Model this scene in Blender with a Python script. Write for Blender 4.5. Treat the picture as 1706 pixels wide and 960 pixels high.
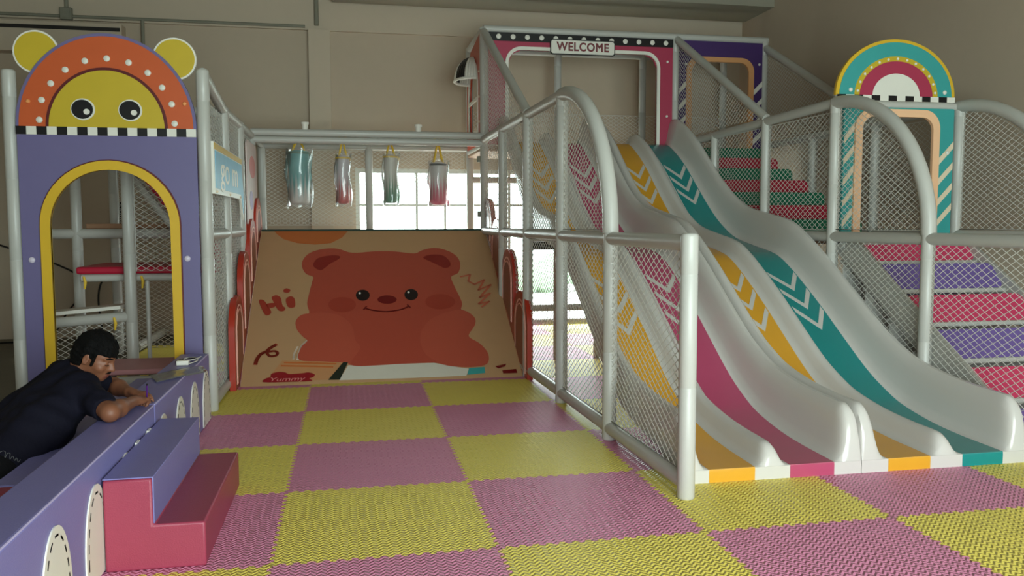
import bpy, bmesh, math, random
import numpy as np
from math import sin, cos, pi, radians, sqrt
from mathutils import Vector, Matrix
from mathutils.geometry import tessellate_polygon

for o in list(bpy.data.objects):
    bpy.data.objects.remove(o, do_unlink=True)
SC = bpy.context.scene
COL = SC.collection
random.seed(4)

# ------------------------------------------------------------------ camera
F_PX, YAW, PITCH, ROLL = 1386.6, 0.1949, 0.0777, -0.0015
fw = Vector((sin(YAW)*cos(PITCH), cos(YAW)*cos(PITCH), -sin(PITCH)))
r0 = Vector((cos(YAW), -sin(YAW), 0)); u0 = r0.cross(fw)
rx = cos(ROLL)*r0 + sin(ROLL)*u0; ux_ = -sin(ROLL)*r0 + cos(ROLL)*u0
cam_d = bpy.data.cameras.new('camera'); cam = bpy.data.objects.new('camera', cam_d); COL.objects.link(cam)
cam.matrix_world = Matrix(((rx.x, ux_.x, -fw.x, 0.3491), (rx.y, ux_.y, -fw.y, -3.6166), (rx.z, ux_.z, -fw.z, 1.4679), (0, 0, 0, 1)))
cam_d.sensor_width = 36; cam_d.lens = F_PX*36/1706; cam_d.clip_start = 0.05
SC.camera = cam

# ------------------------------------------------------------------ light
SC.view_settings.view_transform = 'Standard'; SC.view_settings.look = 'None'
SC.view_settings.exposure = 0.0; SC.view_settings.gamma = 1.0
SC.view_settings.use_curve_mapping = False
W = bpy.data.worlds.new('world'); SC.world = W; W.use_nodes = True
nt = W.node_tree; bg = nt.nodes['Background']
tc = nt.nodes.new('ShaderNodeTexCoord'); sp = nt.nodes.new('ShaderNodeSeparateXYZ'); rp = nt.nodes.new('ShaderNodeValToRGB')
nt.links.new(tc.outputs['Generated'], sp.inputs[0]); nt.links.new(sp.outputs['Z'], rp.inputs[0]); nt.links.new(rp.outputs[0], bg.inputs['Color'])
rp.color_ramp.elements[0].position = 0.0; rp.color_ramp.elements[0].color = (0.80, 0.98, 0.94, 1)
rp.color_ramp.elements[1].position = 0.5; rp.color_ramp.elements[1].color = (0.90, 0.96, 0.97, 1)
bg.inputs['Strength'].default_value = 14.0
SC.cycles.max_bounces = 8; SC.cycles.diffuse_bounces = 5

def portal(name, loc, rot, sx, sy):
    l = bpy.data.lights.new(name, 'AREA'); l.shape = 'RECTANGLE'; l.size = sx; l.size_y = sy
    l.cycles.is_portal = True
    o = bpy.data.objects.new(name, l); COL.objects.link(o); o.location = loc; o.rotation_euler = rot
# daylight comes through the glazed shop front behind the camera and the shop window at the back
portal('shopfront_daylight', (2.1, -5.25, 1.5), (radians(90), 0, 0), 4.8, 2.8)
portal('back_window_daylight', (2.285, 8.32, 1.12), (radians(-90), 0, 0), 3.63, 2.22)

# ------------------------------------------------------------------ helpers
def lin(c):
    return tuple(((x/255)/12.92 if x/255 <= 0.04045 else ((x/255+0.055)/1.055)**2.4) for x in c) + (1.0,)

MATS = {}
def mat(name, rgb, rough=0.55, bump=0.0, bscale=60.0, var=0.05, metal=0.0, coat=0.0, spec=0.4):
    if name in MATS: return MATS[name]
    m = bpy.data.materials.new(name); m.use_nodes = True; t = m.node_tree; b = t.nodes['Principled BSDF']
    b.inputs['Roughness'].default_value = rough; b.inputs['Metallic'].default_value = metal
    b.inputs['Specular IOR Level'].default_value = spec
    b.inputs['Coat Weight'].default_value = coat; b.inputs['Coat Roughness'].default_value = 0.12
    n = t.nodes.new('ShaderNodeTexNoise'); n.inputs['Scale'].default_value = 7.0; n.inputs['Detail'].default_value = 5
    g = t.nodes.new('ShaderNodeNewGeometry'); t.links.new(g.outputs['Position'], n.inputs['Vector'])
    mr = t.nodes.new('ShaderNodeMapRange'); mr.inputs['To Min'].default_value = 1-var; mr.inputs['To Max'].default_value = 1+var
    t.links.new(n.outputs['Fac'], mr.inputs['Value'])
    vm = t.nodes.new('ShaderNodeVectorMath'); vm.operation = 'SCALE'; vm.inputs[0].default_value = lin(rgb)[:3]
    t.links.new(mr.outputs[0], vm.inputs['Scale']); t.links.new(vm.outputs[0], b.inputs['Base Color'])
    if bump > 0:
        n2 = t.nodes.new('ShaderNodeTexNoise'); n2.inputs['Scale'].default_value = bscale; n2.inputs['Detail'].default_value = 3
        t.links.new(g.outputs['Position'], n2.inputs['Vector'])
        bp = t.nodes.new('ShaderNodeBump'); bp.inputs['Strength'].default_value = bump; bp.inputs['Distance'].default_value = 0.01
        t.links.new(n2.outputs['Fac'], bp.inputs['Height']); t.links.new(bp.outputs[0], b.inputs['Normal'])
    MATS[name] = m
    return m

def mat_foam(name, rgb):
    """interlocking EVA mat: woven lozenge relief"""
    m = mat(name, rgb, rough=0.48, var=0.06, spec=0.5); t = m.node_tree; b = t.nodes['Principled BSDF']
    g = t.nodes.new('ShaderNodeNewGeometry'); s = t.nodes.new('ShaderNodeSeparateXYZ'); t.links.new(g.outputs['Position'], s.inputs[0])
    def M(op, a, c=None, v=None):
        n = t.nodes.new('ShaderNodeMath'); n.operation = op
        t.links.new(a, n.inputs[0])
        if c is not None: t.links.new(c, n.inputs[1])
        if v is not None: n.inputs[1].default_value = v
        return n.outputs[0]
    X, Yv = s.outputs['X'], s.outputs['Y']
    a = M('SINE', M('MULTIPLY', M('ADD', X, Yv), v=2*pi/0.030)); c = M('SINE', M('MULTIPLY', M('SUBTRACT', X, Yv), v=2*pi/0.030))
    stripe = M('GREATER_THAN', M('SINE', M('MULTIPLY', X, v=2*pi/0.044)), v=0.0)
    inv = M('SUBTRACT', stripe, v=1.0)
    h = M('ADD', M('MULTIPLY', a, stripe), M('MULTIPLY', c, M('MULTIPLY', inv, v=-1.0)))
    bp = t.nodes.new('ShaderNodeBump'); bp.inputs['Strength'].default_value = 0.55; bp.inputs['Distance'].default_value = 0.006
    t.links.new(h, bp.inputs['Height']); t.links.new(bp.outputs[0], b.inputs['Normal'])
    return m

def mat_clear(name, rough=0.05, tint=(1, 1, 1), mix=0.12):
    m = bpy.data.materials.new(name); m.use_nodes = True; t = m.node_tree
    out = t.nodes['Material Output']; t.nodes.remove(t.nodes['Principled BSDF'])
    tr = t.nodes.new('ShaderNodeBsdfTransparent'); tr.inputs[0].default_value = tint + (1,)
    gl = t.nodes.new('ShaderNodeBsdfGlossy'); gl.inputs['Roughness'].default_value = rough
    mx = t.nodes.new('ShaderNodeMixShader'); fr = t.nodes.new('ShaderNodeFresnel'); fr.inputs['IOR'].default_value = 1.35
    ad = t.nodes.new('ShaderNodeMath'); ad.operation = 'ADD'; ad.inputs[1].default_value = mix; ad.use_clamp = True
    t.links.new(fr.outputs[0], ad.inputs[0]); t.links.new(ad.outputs[0], mx.inputs[0])
    t.links.new(tr.outputs[0], mx.inputs[1]); t.links.new(gl.outputs[0], mx.inputs[2]); t.links.new(mx.outputs[0], out.inputs[0])
    MATS[name] = m
    return m

def V(*a): return Vector(a)

class MB:
    def __init__(s): s.v = []; s.f = []; s.m = []
    def add(s, vs, fs, mi=0):
        k = len(s.v); s.v += [tuple(p) for p in vs]
        for f in fs: s.f.append(tuple(i+k for i in f)); s.m.append(mi)
        return s
    def box(s, lo, hi, mi=0):
        x0, y0, z0 = lo; x1, y1, z1 = hi
        return s.add([(x0,y0,z0),(x1,y0,z0),(x1,y1,z0),(x0,y1,z0),(x0,y0,z1),(x1,y0,z1),(x1,y1,z1),(x0,y1,z1)],
                     [(0,3,2,1),(4,5,6,7),(0,1,5,4),(1,2,6,5),(2,3,7,6),(3,0,4,7)], mi)
    def tube(s, pts, r, n=14, mi=0, round_ends=False, closed=False):
        pts = [Vector(p) for p in pts]; N = len(pts)
        rs = r if isinstance(r, (list, tuple)) else [r]*N
        if round_ends:
            d0 = (pts[0]-pts[1]).normalized(); d1 = (pts[-1]-pts[-2]).normalized()
            a = []; b = []; ra = []; rb = []
            for q in (0.98, 0.85, 0.55, 0.25):
                w = sqrt(1-q*q); a.append(pts[0]+d0*rs[0]*(q-1)*1.0 + d0*rs[0]*0.0); ra.append(rs[0]*w)
            for q in (0.25, 0.55, 0.85, 0.98):
                w = sqrt(1-q*q); b.append(pts[-1]+d1*rs[-1]*(q-1)); rb.append(rs[-1]*w)
            p0 = pts[0]-d0*rs[0]; p1 = pts[-1]-d1*rs[-1]
            pts = a+[p0]+pts[1:-1]+[p1]+b; rs = ra+[rs[0]]+list(rs[1:-1])+[rs[-1]]+rb; N = len(pts)
        tan = []
        for i in range(N):
            if closed: t = pts[(i+1) % N]-pts[i-1]
            else: t = pts[min(i+1, N-1)]-pts[max(i-1, 0)]
            tan.append(t.normalized() if t.length > 1e-9 else Vector((0, 0, 1)))
        ref = Vector((0, 0, 1)) if abs(tan[0].z) < 0.9 else Vector((1, 0, 0))
        vs = []; a = (ref - tan[0]*ref.dot(tan[0])).normalized()
        for i in range(N):
            a = (a - tan[i]*a.dot(tan[i])); a = a.normalized() if a.length > 1e-6 else Vector((1, 0, 0))
            b = tan[i].cross(a)
            for j in range(n):
                th = 2*pi*j/n; vs.append(pts[i]+(a*cos(th)+b*sin(th))*rs[i])
        fs = []
        for i in range(N if closed else N-1):
            i2 = (i+1) % N
            for j in range(n):
                fs.append((i*n+j, i*n+(j+1) % n, i2*n+(j+1) % n, i2*n+j))
        if not closed: fs += [tuple(range(n-1, -1, -1)), tuple((N-1)*n+j for j in range(n))]
        return s.add(vs, fs, mi)
    def prism(s, poly, org, ax, ay, depth, holes=(), mi=0, side_mi=None):
        """flat outline (with holes) extruded along ax x ay"""
        org = Vector(org); ax = Vector(ax); ay = Vector(ay); n = ax.cross(ay).normalized()*depth
        loops = [list(poly)]+[list(h) for h in holes]
        flat = [p for l in loops for p in l]
        if holes: tri = tessellate_polygon([[Vector((p[0], p[1], 0)) for p in l] for l in loops])
        else:
            tri = tessellate_polygon([[Vector((p[0], p[1], 0)) for p in loops[0]]]) if len(flat) > 4 else [tuple(range(len(flat)))]
        A = [org+ax*p[0]+ay*p[1] for p in flat]; B = [p+n for p in A]; k = len(A)
        fs = []
        for t in tri:
            ar = sum(flat[t[i]][0]*flat[t[(i+1) % len(t)]][1]-flat[t[(i+1) % len(t)]][0]*flat[t[i]][1] for i in range(len(t)))
            t = tuple(t) if ar > 0 else tuple(reversed(t))
            up = tuple(i+k for i in t); dn = tuple(reversed(t))
            if depth > 0: fs += [dn, up]
            else: fs += [tuple(reversed(dn)), tuple(reversed(up))]
        s.add(A+B, fs, mi)
        base = len(s.v)-2*k; off = 0
        for l in loops:
            m = len(l)
            for i in range(m):
                a = base+off+i; b = base+off+(i+1) % m
                s.f.append((a, b, b+k, a+k)); s.m.append(mi if side_mi is None else side_mi)
            off += m
        return s
    def lathe(s, prof, org, n=24, mi=0, axis=(0, 0, 1)):
        """(radius, height) profile turned about an axis"""
        ax = Vector(axis).normalized(); a = ax.orthogonal().normalized(); b = ax.cross(a); org = Vector(org)
        vs = [org+ax*h+(a*cos(2*pi*j/n)+b*sin(2*pi*j/n))*max(r, 1e-4) for r, h in prof for j in range(n)]
        fs = [(i*n+j, i*n+(j+1) % n, (i+1)*n+(j+1) % n, (i+1)*n+j) for i in range(len(prof)-1) for j in range(n)]
        fs += [tuple(range(n-1, -1, -1)), tuple((len(prof)-1)*n+j for j in range(n))]
        return s.add(vs, fs, mi)
    def ball(s, c, r, n=14, mi=0, sc=(1, 1, 1)):
        prof = [(r*sin(pi*i/n), -r*cos(pi*i/n)) for i in range(n+1)]
        k = len(s.v); s.lathe(prof, (0, 0, 0), n*2, mi)
        for i in range(k, len(s.v)):
            p = s.v[i]; s.v[i] = (p[0]*sc[0]+c[0], p[1]*sc[1]+c[1], p[2]*sc[2]+c[2])
        return s
    def build(s, name, mats, parent=None, bevel=0.0, sharp=0.7, recalc=True):
        if not isinstance(mats, (list, tuple)): mats = [mats]
        if parent is not None: L = parent.matrix_world.translation.copy() if parent.parent is None else WL[parent.name]
        else:
            xs = [p[0] for p in s.v]; ys = [p[1] for p in s.v]; zs = [p[2] for p in s.v]
            L = Vector(((min(xs)+max(xs))/2, (min(ys)+max(ys))/2, min(zs)))
        me = bpy.data.meshes.new(name); me.from_pydata([(p[0]-L.x, p[1]-L.y, p[2]-L.z) for p in s.v], [], s.f)
        for m in mats: me.materials.append(m)
        me.polygons.foreach_set('material_index', s.m)
        if recalc:
            bm = bmesh.new(); bm.from_mesh(me); bmesh.ops.recalc_face_normals(bm, faces=bm.faces); bm.to_mesh(me); bm.free()
        me.polygons.foreach_set('use_smooth', [True]*len(me.polygons)); me.set_sharp_from_angle(angle=sharp); me.update()
        o = bpy.data.objects.new(name, me); COL.objects.link(o)
        if parent is None: o.location = L
        else: o.parent = parent
        WL[o.name] = L
        if bevel > 0:
            b = o.modifiers.new('bevel', 'BEVEL'); b.width = bevel; b.segments = 3; b.limit_method = 'ANGLE'; b.angle_limit = radians(40)
        return o
WL = {}

def thing(name, loc, label, cat, group=None):
    o = bpy.data.objects.new(name, None); COL.objects.link(o); o.location = loc; o.empty_display_size = 0.1
    o['label'] = label; o['category'] = cat
    if group: o['group'] = group
    o.matrix_world = Matrix.Translation(loc); WL[o.name] = Vector(loc)
    return o
def tag(o, label, cat, group=None, kind=None):
    o['label'] = label; o['category'] = cat
    if group: o['group'] = group
    if kind: o['kind'] = kind
    return o
def struct(o, label=None, cat=None):
    o['kind'] = 'structure'
    if label: o['label'] = label
    if cat: o['category'] = cat
    return o

def ell(cx, cy, rx, ry, a0=0, a1=2*pi, n=40, end=False):
    m = n if not end else n+1
    return [(cx+rx*cos(a0+(a1-a0)*i/n), cy+ry*sin(a0+(a1-a0)*i/n)) for i in range(m)]
def rrect(x0, y0, x1, y1, r, n=6):
    p = []
    for cx, cy, a in ((x1-r, y1-r, 0), (x0+r, y1-r, pi/2), (x0+r, y0+r, pi), (x1-r, y0+r, 3*pi/2)):
        p += [(cx+r*cos(a+pi/2*i/n), cy+r*sin(a+pi/2*i/n)) for i in range(n+1)]
    return p
def toparch(x0, y0, x1, y1, r, n=8):
    """door outline: square feet, rounded top corners"""
    p = [(x0, y0), (x1, y0)]
    for cx, a in ((x1-r, 0), (x0+r, pi/2)):
        p += [(cx+r*cos(a+pi/2*i/n), y1-r+r*sin(a+pi/2*i/n)) for i in range(n+1)]
    return p
def band(outer, inner):
    """open band between two matching outlines whose feet are at their first two points"""
    return outer[1:]+[outer[0]]+[inner[0]]+list(reversed(inner[1:]))
def catmull(P, n):
    P = [Vector(p) for p in P]; out = []
    Q = [P[0]*2-P[1]]+P+[P[-1]*2-P[-2]]
    for i in range(1, len(Q)-2):
        for k in range(n):
            t = k/n; a, b, c, d = Q[i-1:i+3]
            out.append(0.5*((2*b)+(c-a)*t+(2*a-5*b+4*c-d)*t*t+(3*b-a-3*c+d)*t**3))
    out.append(P[-1]); return out
def stroke(path, w, closed=False):
    """constant-width outline quads along a 2D path: list of polygons"""
    out = []
    for i in range(len(path)-1):
        a = Vector(path[i]).to_2d(); b = Vector(path[i+1]).to_2d(); d = (b-a)
        if d.length < 1e-6: continue
        d.normalize(); n = Vector((-d.y, d.x))*w/2; e = d*w*0.3
        out.append([tuple(a-e+n*-1), tuple(b+e-n), tuple(b+e+n), tuple(a-e+n)])
    return out

NET_W, NET_H = 0.080, 0.050
def net(mb, poly, org, ax, ay, r=0.0026, w=NET_W, h=NET_H):
    """diamond netting filling a flat outline: every strand real cord"""
    org = Vector(org); ax = Vector(ax); ay = Vector(ay); nn = ax.cross(ay).normalized()
    for sgn in (1, -1):
        sl = sgn*h/w
        ks = [p[1]-sl*p[0] for p in poly]; lo, hi = min(ks), max(ks)
        k = math.ceil(lo/h)*h
        while k < hi:
            xs = []
            for i in range(len(poly)):
                a, b = poly[i], poly[(i+1) % len(poly)]
                fa = a[1]-sl*a[0]-k; fb = b[1]-sl*b[0]-k
                if (fa < 0) != (fb < 0):
                    t = fa/(fa-fb); xs.append(a[0]+t*(b[0]-a[0]))
            xs.sort()
            for i in range(0, len(xs)-1, 2):
                if xs[i+1]-xs[i] < 0.004: continue
                A = org+ax*xs[i]+ay*(sl*xs[i]+k); B = org+ax*xs[i+1]+ay*(sl*xs[i+1]+k)
                d = (B-A).normalized(); s = nn.cross(d)*r; t = nn*r
                mb.add([A+s, A+t, A-s, A-t, B+s, B+t, B-s, B-t], [(0,1,5,4),(1,2,6,5),(2,3,7,6),(3,0,4,7)])
            k += h
    # border cord
    P = [org+ax*p[0]+ay*p[1] for p in poly]
    mb.tube(P, r*1.8, n=5, closed=True)
    return mb

def text_obj(name, body, size, org, ax, ay, m, parent, depth=0.003, bold=0.0, shear=0.0, width=None, space=1.0):
    c = bpy.data.curves.new(name, 'FONT'); c.body = body; c.size = size; c.align_x = 'CENTER'; c.align_y = 'CENTER'
    c.extrude = depth; c.bevel_depth = bold; c.bevel_resolution = 1; c.shear = shear; c.space_character = space; c.resolution_u = 4
    tmp = bpy.data.objects.new(name, c); COL.objects.link(tmp)
    dg = bpy.context.evaluated_depsgraph_get(); me = bpy.data.meshes.new_from_object(tmp.evaluated_get(dg))
    bpy.data.objects.remove(tmp, do_unlink=True)
    xs = [v.co.x for v in me.vertices]; sx = (width/(max(xs)-min(xs))) if width else 1.0
    org = Vector(org); ax = Vector(ax); ay = Vector(ay); n = ax.cross(ay)
    L = WL[parent.name]
    for v in me.vertices:
        v.co = org+ax*v.co.x*sx+ay*v.co.y+n*v.co.z - L
    me.materials.clear(); me.materials.append(m)
    o = bpy.data.objects.new(name, me); COL.objects.link(o); o.parent = parent; WL[o.name] = L
    return o

# ------------------------------------------------------------------ materials
white_vinyl = mat('white vinyl foam sleeve', (186, 184, 178), 0.38, 0.12, 35, 0.03, spec=0.5)
net_white = mat('white net cord', (205, 203, 196), 0.7)
wall_m = mat('grey painted wall', (184, 168, 149), 0.85, 0.05, 30, 0.03)
wall_l = mat('light plaster wall', (192, 177, 158), 0.85, 0.05, 30, 0.03)
wall_d = mat('painted beam', (150, 145, 130), 0.85, 0.04, 30, 0.03)
concrete = mat('bare concrete floor', (104, 98, 84), 0.6, 0.1, 20, 0.12)
yellow_foam = mat_foam('yellow foam mat', (232, 214, 98))
pink_foam = mat_foam('pink foam mat', (216, 138, 170))
purple = mat('purple panel', (108, 100, 142), 0.45, 0.02, 40, 0.03)
purple_soft = mat('purple leatherette', (124, 120, 176), 0.42, 0.15, 160, 0.04)
pink_soft = mat('pink leatherette', (150, 56, 78), 0.42, 0.15, 160, 0.04)
yellow = mat('yellow panel', (214, 172, 46), 0.4)
yellow_face = mat('yellow face', (196, 168, 44), 0.45)
red_panel = mat('orange red panel', (196, 74, 44), 0.4)
orange = mat('orange panel', (196, 88, 44), 0.45)
maroon = mat('maroon edge', (92, 26, 26), 0.5)
black = mat('black panel', (20, 18, 20), 0.4)
white = mat('white panel', (226, 222, 212), 0.4)
cream = mat('cream stripe', (226, 206, 178), 0.5)
red_board = mat('red lacquered board', (166, 46, 28), 0.35, coat=0.15)
red_dark = mat('dark red board', (128, 30, 22), 0.35, coat=0.2)
blush = mat('pale pink line', (238, 180, 164), 0.4)
slide_white = mat('glossy white plastic', (202, 198, 193), 0.22, 0, var=0.015, coat=0.25, spec=0.5)
lane_yellow = mat('yellow lane plastic', (216, 156, 42), 0.25, var=0.02, coat=0.2)
lane_pink = mat('pink lane plastic', (176, 72, 104), 0.25, var=0.02, coat=0.2)
lane_teal = mat('teal lane plastic', (18, 130, 130), 0.25, var=0.02, coat=0.2)
teal = mat('teal panel', (58, 154, 152), 0.45)
pinkp = mat('pink panel', (168, 52, 80), 0.45)
peach = mat('peach trim', (240, 190, 150), 0.45)
violet = mat('dark violet panel', (66, 40, 98), 0.45)
orange_trim = mat('orange trim', (208, 150, 100), 0.45)
green_pad = mat('green padded vinyl', (20, 112, 80), 0.4, 0.1, 30, 0.05)
red_pad = mat('red padded vinyl', (180, 28, 56), 0.4, 0.1, 30, 0.05)
pink_pad = mat('pink padded vinyl', (206, 60, 100), 0.4, 0.1, 30, 0.05)
purple_pad = mat('purple padded vinyl', (114, 92, 160), 0.4, 0.1, 30, 0.05)
deck_m = mat('brown deck board', (150, 112, 84), 0.6)
blue_sign = mat('blue sign', (110, 172, 204), 0.45, var=0.12)
pipe_m = mat('painted conduit', (128, 126, 112), 0.6)
dark_m = mat('dark slot', (34, 30, 28), 0.6)
strap_y = mat('yellow strap', (230, 190, 60), 0.6)
glass = mat_clear('window glass', 0.02, (0.93, 1.0, 0.98), 0.03)
film = mat_clear('clear plastic film', 0.12, (0.97, 0.97, 0.97), 0.04)
_t = film.node_tree; _d = _t.nodes.new('ShaderNodeBsdfDiffuse'); _d.inputs[0].default_value = (.8, .8, .78, 1); _m = _t.nodes.new('ShaderNodeMixShader'); _m.inputs[0].default_value = .16
_o = _t.nodes['Material Output']; _l = _o.inputs[0].links[0].from_socket; _t.links.new(_l, _m.inputs[1]); _t.links.new(_d.outputs[0], _m.inputs[2]); _t.links.new(_m.outputs[0], _o.inputs[0])
skin = mat('skin', (124, 78, 56), 0.5, 0.05, 90, 0.06)
hair_m = mat('black hair', (9, 8, 8), 0.75, 0.5, 160, 0.2, spec=0.12)
shirt_m = mat('dark navy cloth', (17, 16, 29), 0.85, 0.25, 60, 0.15, spec=0.15)
trouser_m = mat('black cloth', (14, 13, 16), 0.85, 0.2, 60, 0.1, spec=0.15)
lip_m = mat('lips', (120, 66, 54), 0.5)

# ================================================================== the room
XL, XR, YB, YF, ZC = -4.6, 6.15, 8.15, -5.2, 4.95
struct(MB().box((XL-.2, YF-.2, -.25), (XR+.2, YB+.15, -.02)).build('floor', concrete), 'bare grey concrete floor under the foam mats', 'floor')
struct(MB().box((XL-.2, YF-.2, ZC), (XR+.2, YB+.15, ZC+.15)).build('ceiling', wall_d), 'grey ceiling above the play area', 'ceiling')
struct(MB().prism([(XL-.2, -.02), (XR+.2, -.02), (XR+.2, ZC), (XL-.2, ZC)], (0, YB+.15, 0), (1, 0, 0), (0, 0, 1), .15,
       holes=[[(.47, .0), (4.1, .0), (4.1, 2.23), (.47, 2.23)]]).build('wall_back', wall_m), 'grey back wall with the shop window', 'wall')
struct(MB().box((XR, YF, -.02), (XR+.2, YB, ZC)).build('wall_right', wall_m), 'grey wall on the right behind the stairs', 'wall')
struct(MB().box((XL-.2, YF, -.02), (XL, YB, ZC)).build('wall_left', wall_m), 'grey wall on the far left', 'wall')
struct(MB().prism([(XL-.2, -.02), (XR+.2, -.02), (XR+.2, ZC), (XL-.2, ZC)], (0, YF, 0), (1, 0, 0), (0, 0, 1), .2,
       holes=[[(-.3, .1), (4.5, .1), (4.5, 2.9), (-.3, 2.9)]]).build('wall_front', wall_m), 'front wall with the open shop front', 'wall')
# upper wall course set forward above a ledge, pilaster, roof beam
struct(MB().box((XL, YB-.05, 4.06), (XR, YB, ZC)).build('trim_1', wall_l), 'plastered upper wall course above the ledge line', 'wall trim')
struct(MB().box((-.12, YB-.12, 0), (.165, YB, 4.06)).build('trim_2', wall_l), 'pale pilaster on the back wall left of the window', 'pilaster')
struct(MB().box((.2, 7.15, 4.42), (XR, 8.02, ZC)).build('trim_3', wall_d), 'deep roof beam crossing above the slide tower', 'beam')
struct(MB().box((.165, YB-.03, 0), (.45, YB, 2.5)).build('trim_4', wall_l), 'pale plaster strip beside the shop window', 'wall trim')
# window
f = MB(); gy = YB+.07
for x0, x1 in ((.47, .53), (1.30, 1.335), (1.70, 1.735), (2.62, 2.66), (3.35, 3.39), (4.04, 4.1)): f.box((x0, gy-.03, .0), (x1, gy+.03, 2.23))
for z0, z1 in ((.0, .06), (1.71, 1.74), (2.17, 2.23)): f.box((.47, gy-.028, z0), (4.1, gy+.028, z1))
win = struct(f.build('window_1', mat('window frame', (200, 205, 200), 0.4)), 'wide shop window in the back wall, bright with daylight', 'window')
MB().box((.5, gy-.004, .13), (4.07, gy+.004, 2.2)).build('glass_pane', glass, win)
struct(MB().box((-9, YB+.3, -.3), (16, 40, -.12)).build('ground', mat('pale paving', (196, 200, 192), 0.8)), 'pale paving outside the back window', 'ground')
# hedge outside, a soft green line low in the window
hb = MB(); rr = random.Random(7)
for i in range(46):
    hb.ball((-3+i*.3+rr.uniform(-.1, .1), 15.2+rr.uniform(-.3, .3), .30+rr.uniform(-.1, .1)), rr.uniform(.3, .45), 6)
tag(hb.build('hedge', mat('hedge leaves', (150, 176, 150), 0.8, 0.8, 14, 0.35)), 'green hedge outside, seen low through the back window', 'hedge')

# conduits, box and shutter housing on the back wall
def pipe(pts, r, label):
    o = MB().tube(pts, r, 8).build('conduit_pipe', pipe_m); tag(o, label, 'pipe'); return o
pipe([(XL+.02, 8.08, 4.1), (-.16, 8.08, 4.1)], .02, 'long horizontal conduit running along the back wall ledge')
pipe([(-3.1, 8.08, 4.125), (-3.1, 8.08, ZC)], .025, 'vertical conduit rising from the junction box, top left')
pipe([(-2.2, 8.08, 4.085), (-2.2, 8.08, 3.72)], .022, 'short conduit dropping behind the bear gate ear')
pipe([(-.01, 8.08, 4.12), (-.01, 8.08, ZC)], .03, 'vertical conduit above the pale pilaster')
jb = thing('junction_box', (-3.1, 8.07, 4.05), 'square junction box where two conduits meet, top left', 'junction box')
MB().box((-3.17, 8.03, 4.05), (-3.03, 8.1, 4.2)).build('box_body', pipe_m, jb, bevel=.008)
MB().box((-3.15, 8.02, 4.07), (-3.05, 8.035, 4.18)).build('box_lid', pipe_m, jb)
sh = thing('shutter_housing', (-3.4, 8.0, 3.6), 'long shutter housing with dark slot on left back wall', 'shutter')
MB().box((-4.55, 7.93, 3.62), (-2.42, 8.15, 4.0)).build('housing_case', wall_l, sh, bevel=.01)
MB().box((-4.55, 7.918, 3.9), (-2.44, 7.932, 3.945)).build('slot', dark_m, sh)
MB().box((-4.55, 7.918, 3.66), (-3.9, 7.932, 3.70)).build('slot', dark_m, sh)
cb = MB().tube(catmull([(-4.55, 8.1, 1.4), (-3.1, 8.1, .8), (-3.25, 8.05, .3), (-3.45, 7.9, .02), (-3.9, 7.6, 0.0), (-4.5, 7.5, 0.0)], 8), .012, 6)
tag(cb.build('cable', black), 'black cable trailing down the wall to the concrete floor, far left', 'cable')
cb = MB().tube(catmull([(-2.55, 8.1, 1.75), (-2.62, 8.1, 1.1), (-2.85, 8.08, .6), (-2.8, 8.0, 0.0)], 8), .012, 6)
tag(cb.build('cable', black), 'black cable hanging on wall inside the arch opening', 'cable')

# ================================================================== floor mats
def edge(t):            # jigsaw teeth, one period per 1/16 m
    return None
def mat_poly(g=.0016):
    N = 16; a = .011; pts = []
    prof = [(0.08, -a), (0.42, -a), (0.58, a), (0.92, a)]
    base = [((k+u)/N, d) for k in range(N) for u, d in prof]
    P = [(t, d) for t, d in base] + [(1+d, t) for t, d in base] + [(t, 1+d) for t, d in reversed(base)] + [(d, t) for t, d in reversed(base)]
    return [(.5+(x-.5)*(1-2*g), .5+(y-.5)*(1-2*g)) for x, y in P]
proto = {}
rows = {-1: 'in the nearest row', 0: 'beside the foam steps', 1: 'one row beyond the steps',
        2: 'two rows beyond the steps', 3: 'before the bear ramp', 4: 'level with the ramp foot',
        5: 'one row behind the ramp foot', 6: 'two rows behind the ramp foot', 7: 'under the back window'}
cols = {-2: 'inside the bear gate tower', -1: 'along the purple bench', 0: 'one column right of the bench column', 1: 'left of the slide fence',
        2: 'just right of the slide fence line', 3: 'at the slide ends', 4: 'below the teal lane end', 5: 'at the far right'}
cells = [(i, j) for j in range(-1, 4) for i in range(-1, 6) if not (i == 5 and j > 0) and not (i == 4 and j > 1) and not (i == 3 and j > 2)]
cells += [(-2, 3), (-2, 4), (-1, 4), (0, 4), (1, 4), (2, 4), (2, 5), (2, 6), (2, 7), (3, 4), (3, 5), (3, 6), (3, 7), (-2, 5), (-2, 6), (-1, 5), (-1, 6)]
for i, j in cells:
    c = 'yellow' if (i+j) % 2 == 0 else 'pink'
    if c not in proto:
        o = MB().prism(mat_poly(), (i, j, -.02), (1, 0, 0), (0, 1, 0), .02).build('floor_mat', yellow_foam if c == 'yellow' else pink_foam)
        proto[c] = (o, i, j)
    else:
        p, a, b = proto[c]; o = p.copy(); COL.objects.link(o); o.location = p.location+Vector((i-a, j-b, 0))
    tag(o, '%s foam mat %s, %s' % (c, rows[j], cols[i]), 'floor mat', 'interlocking foam floor mats')

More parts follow.
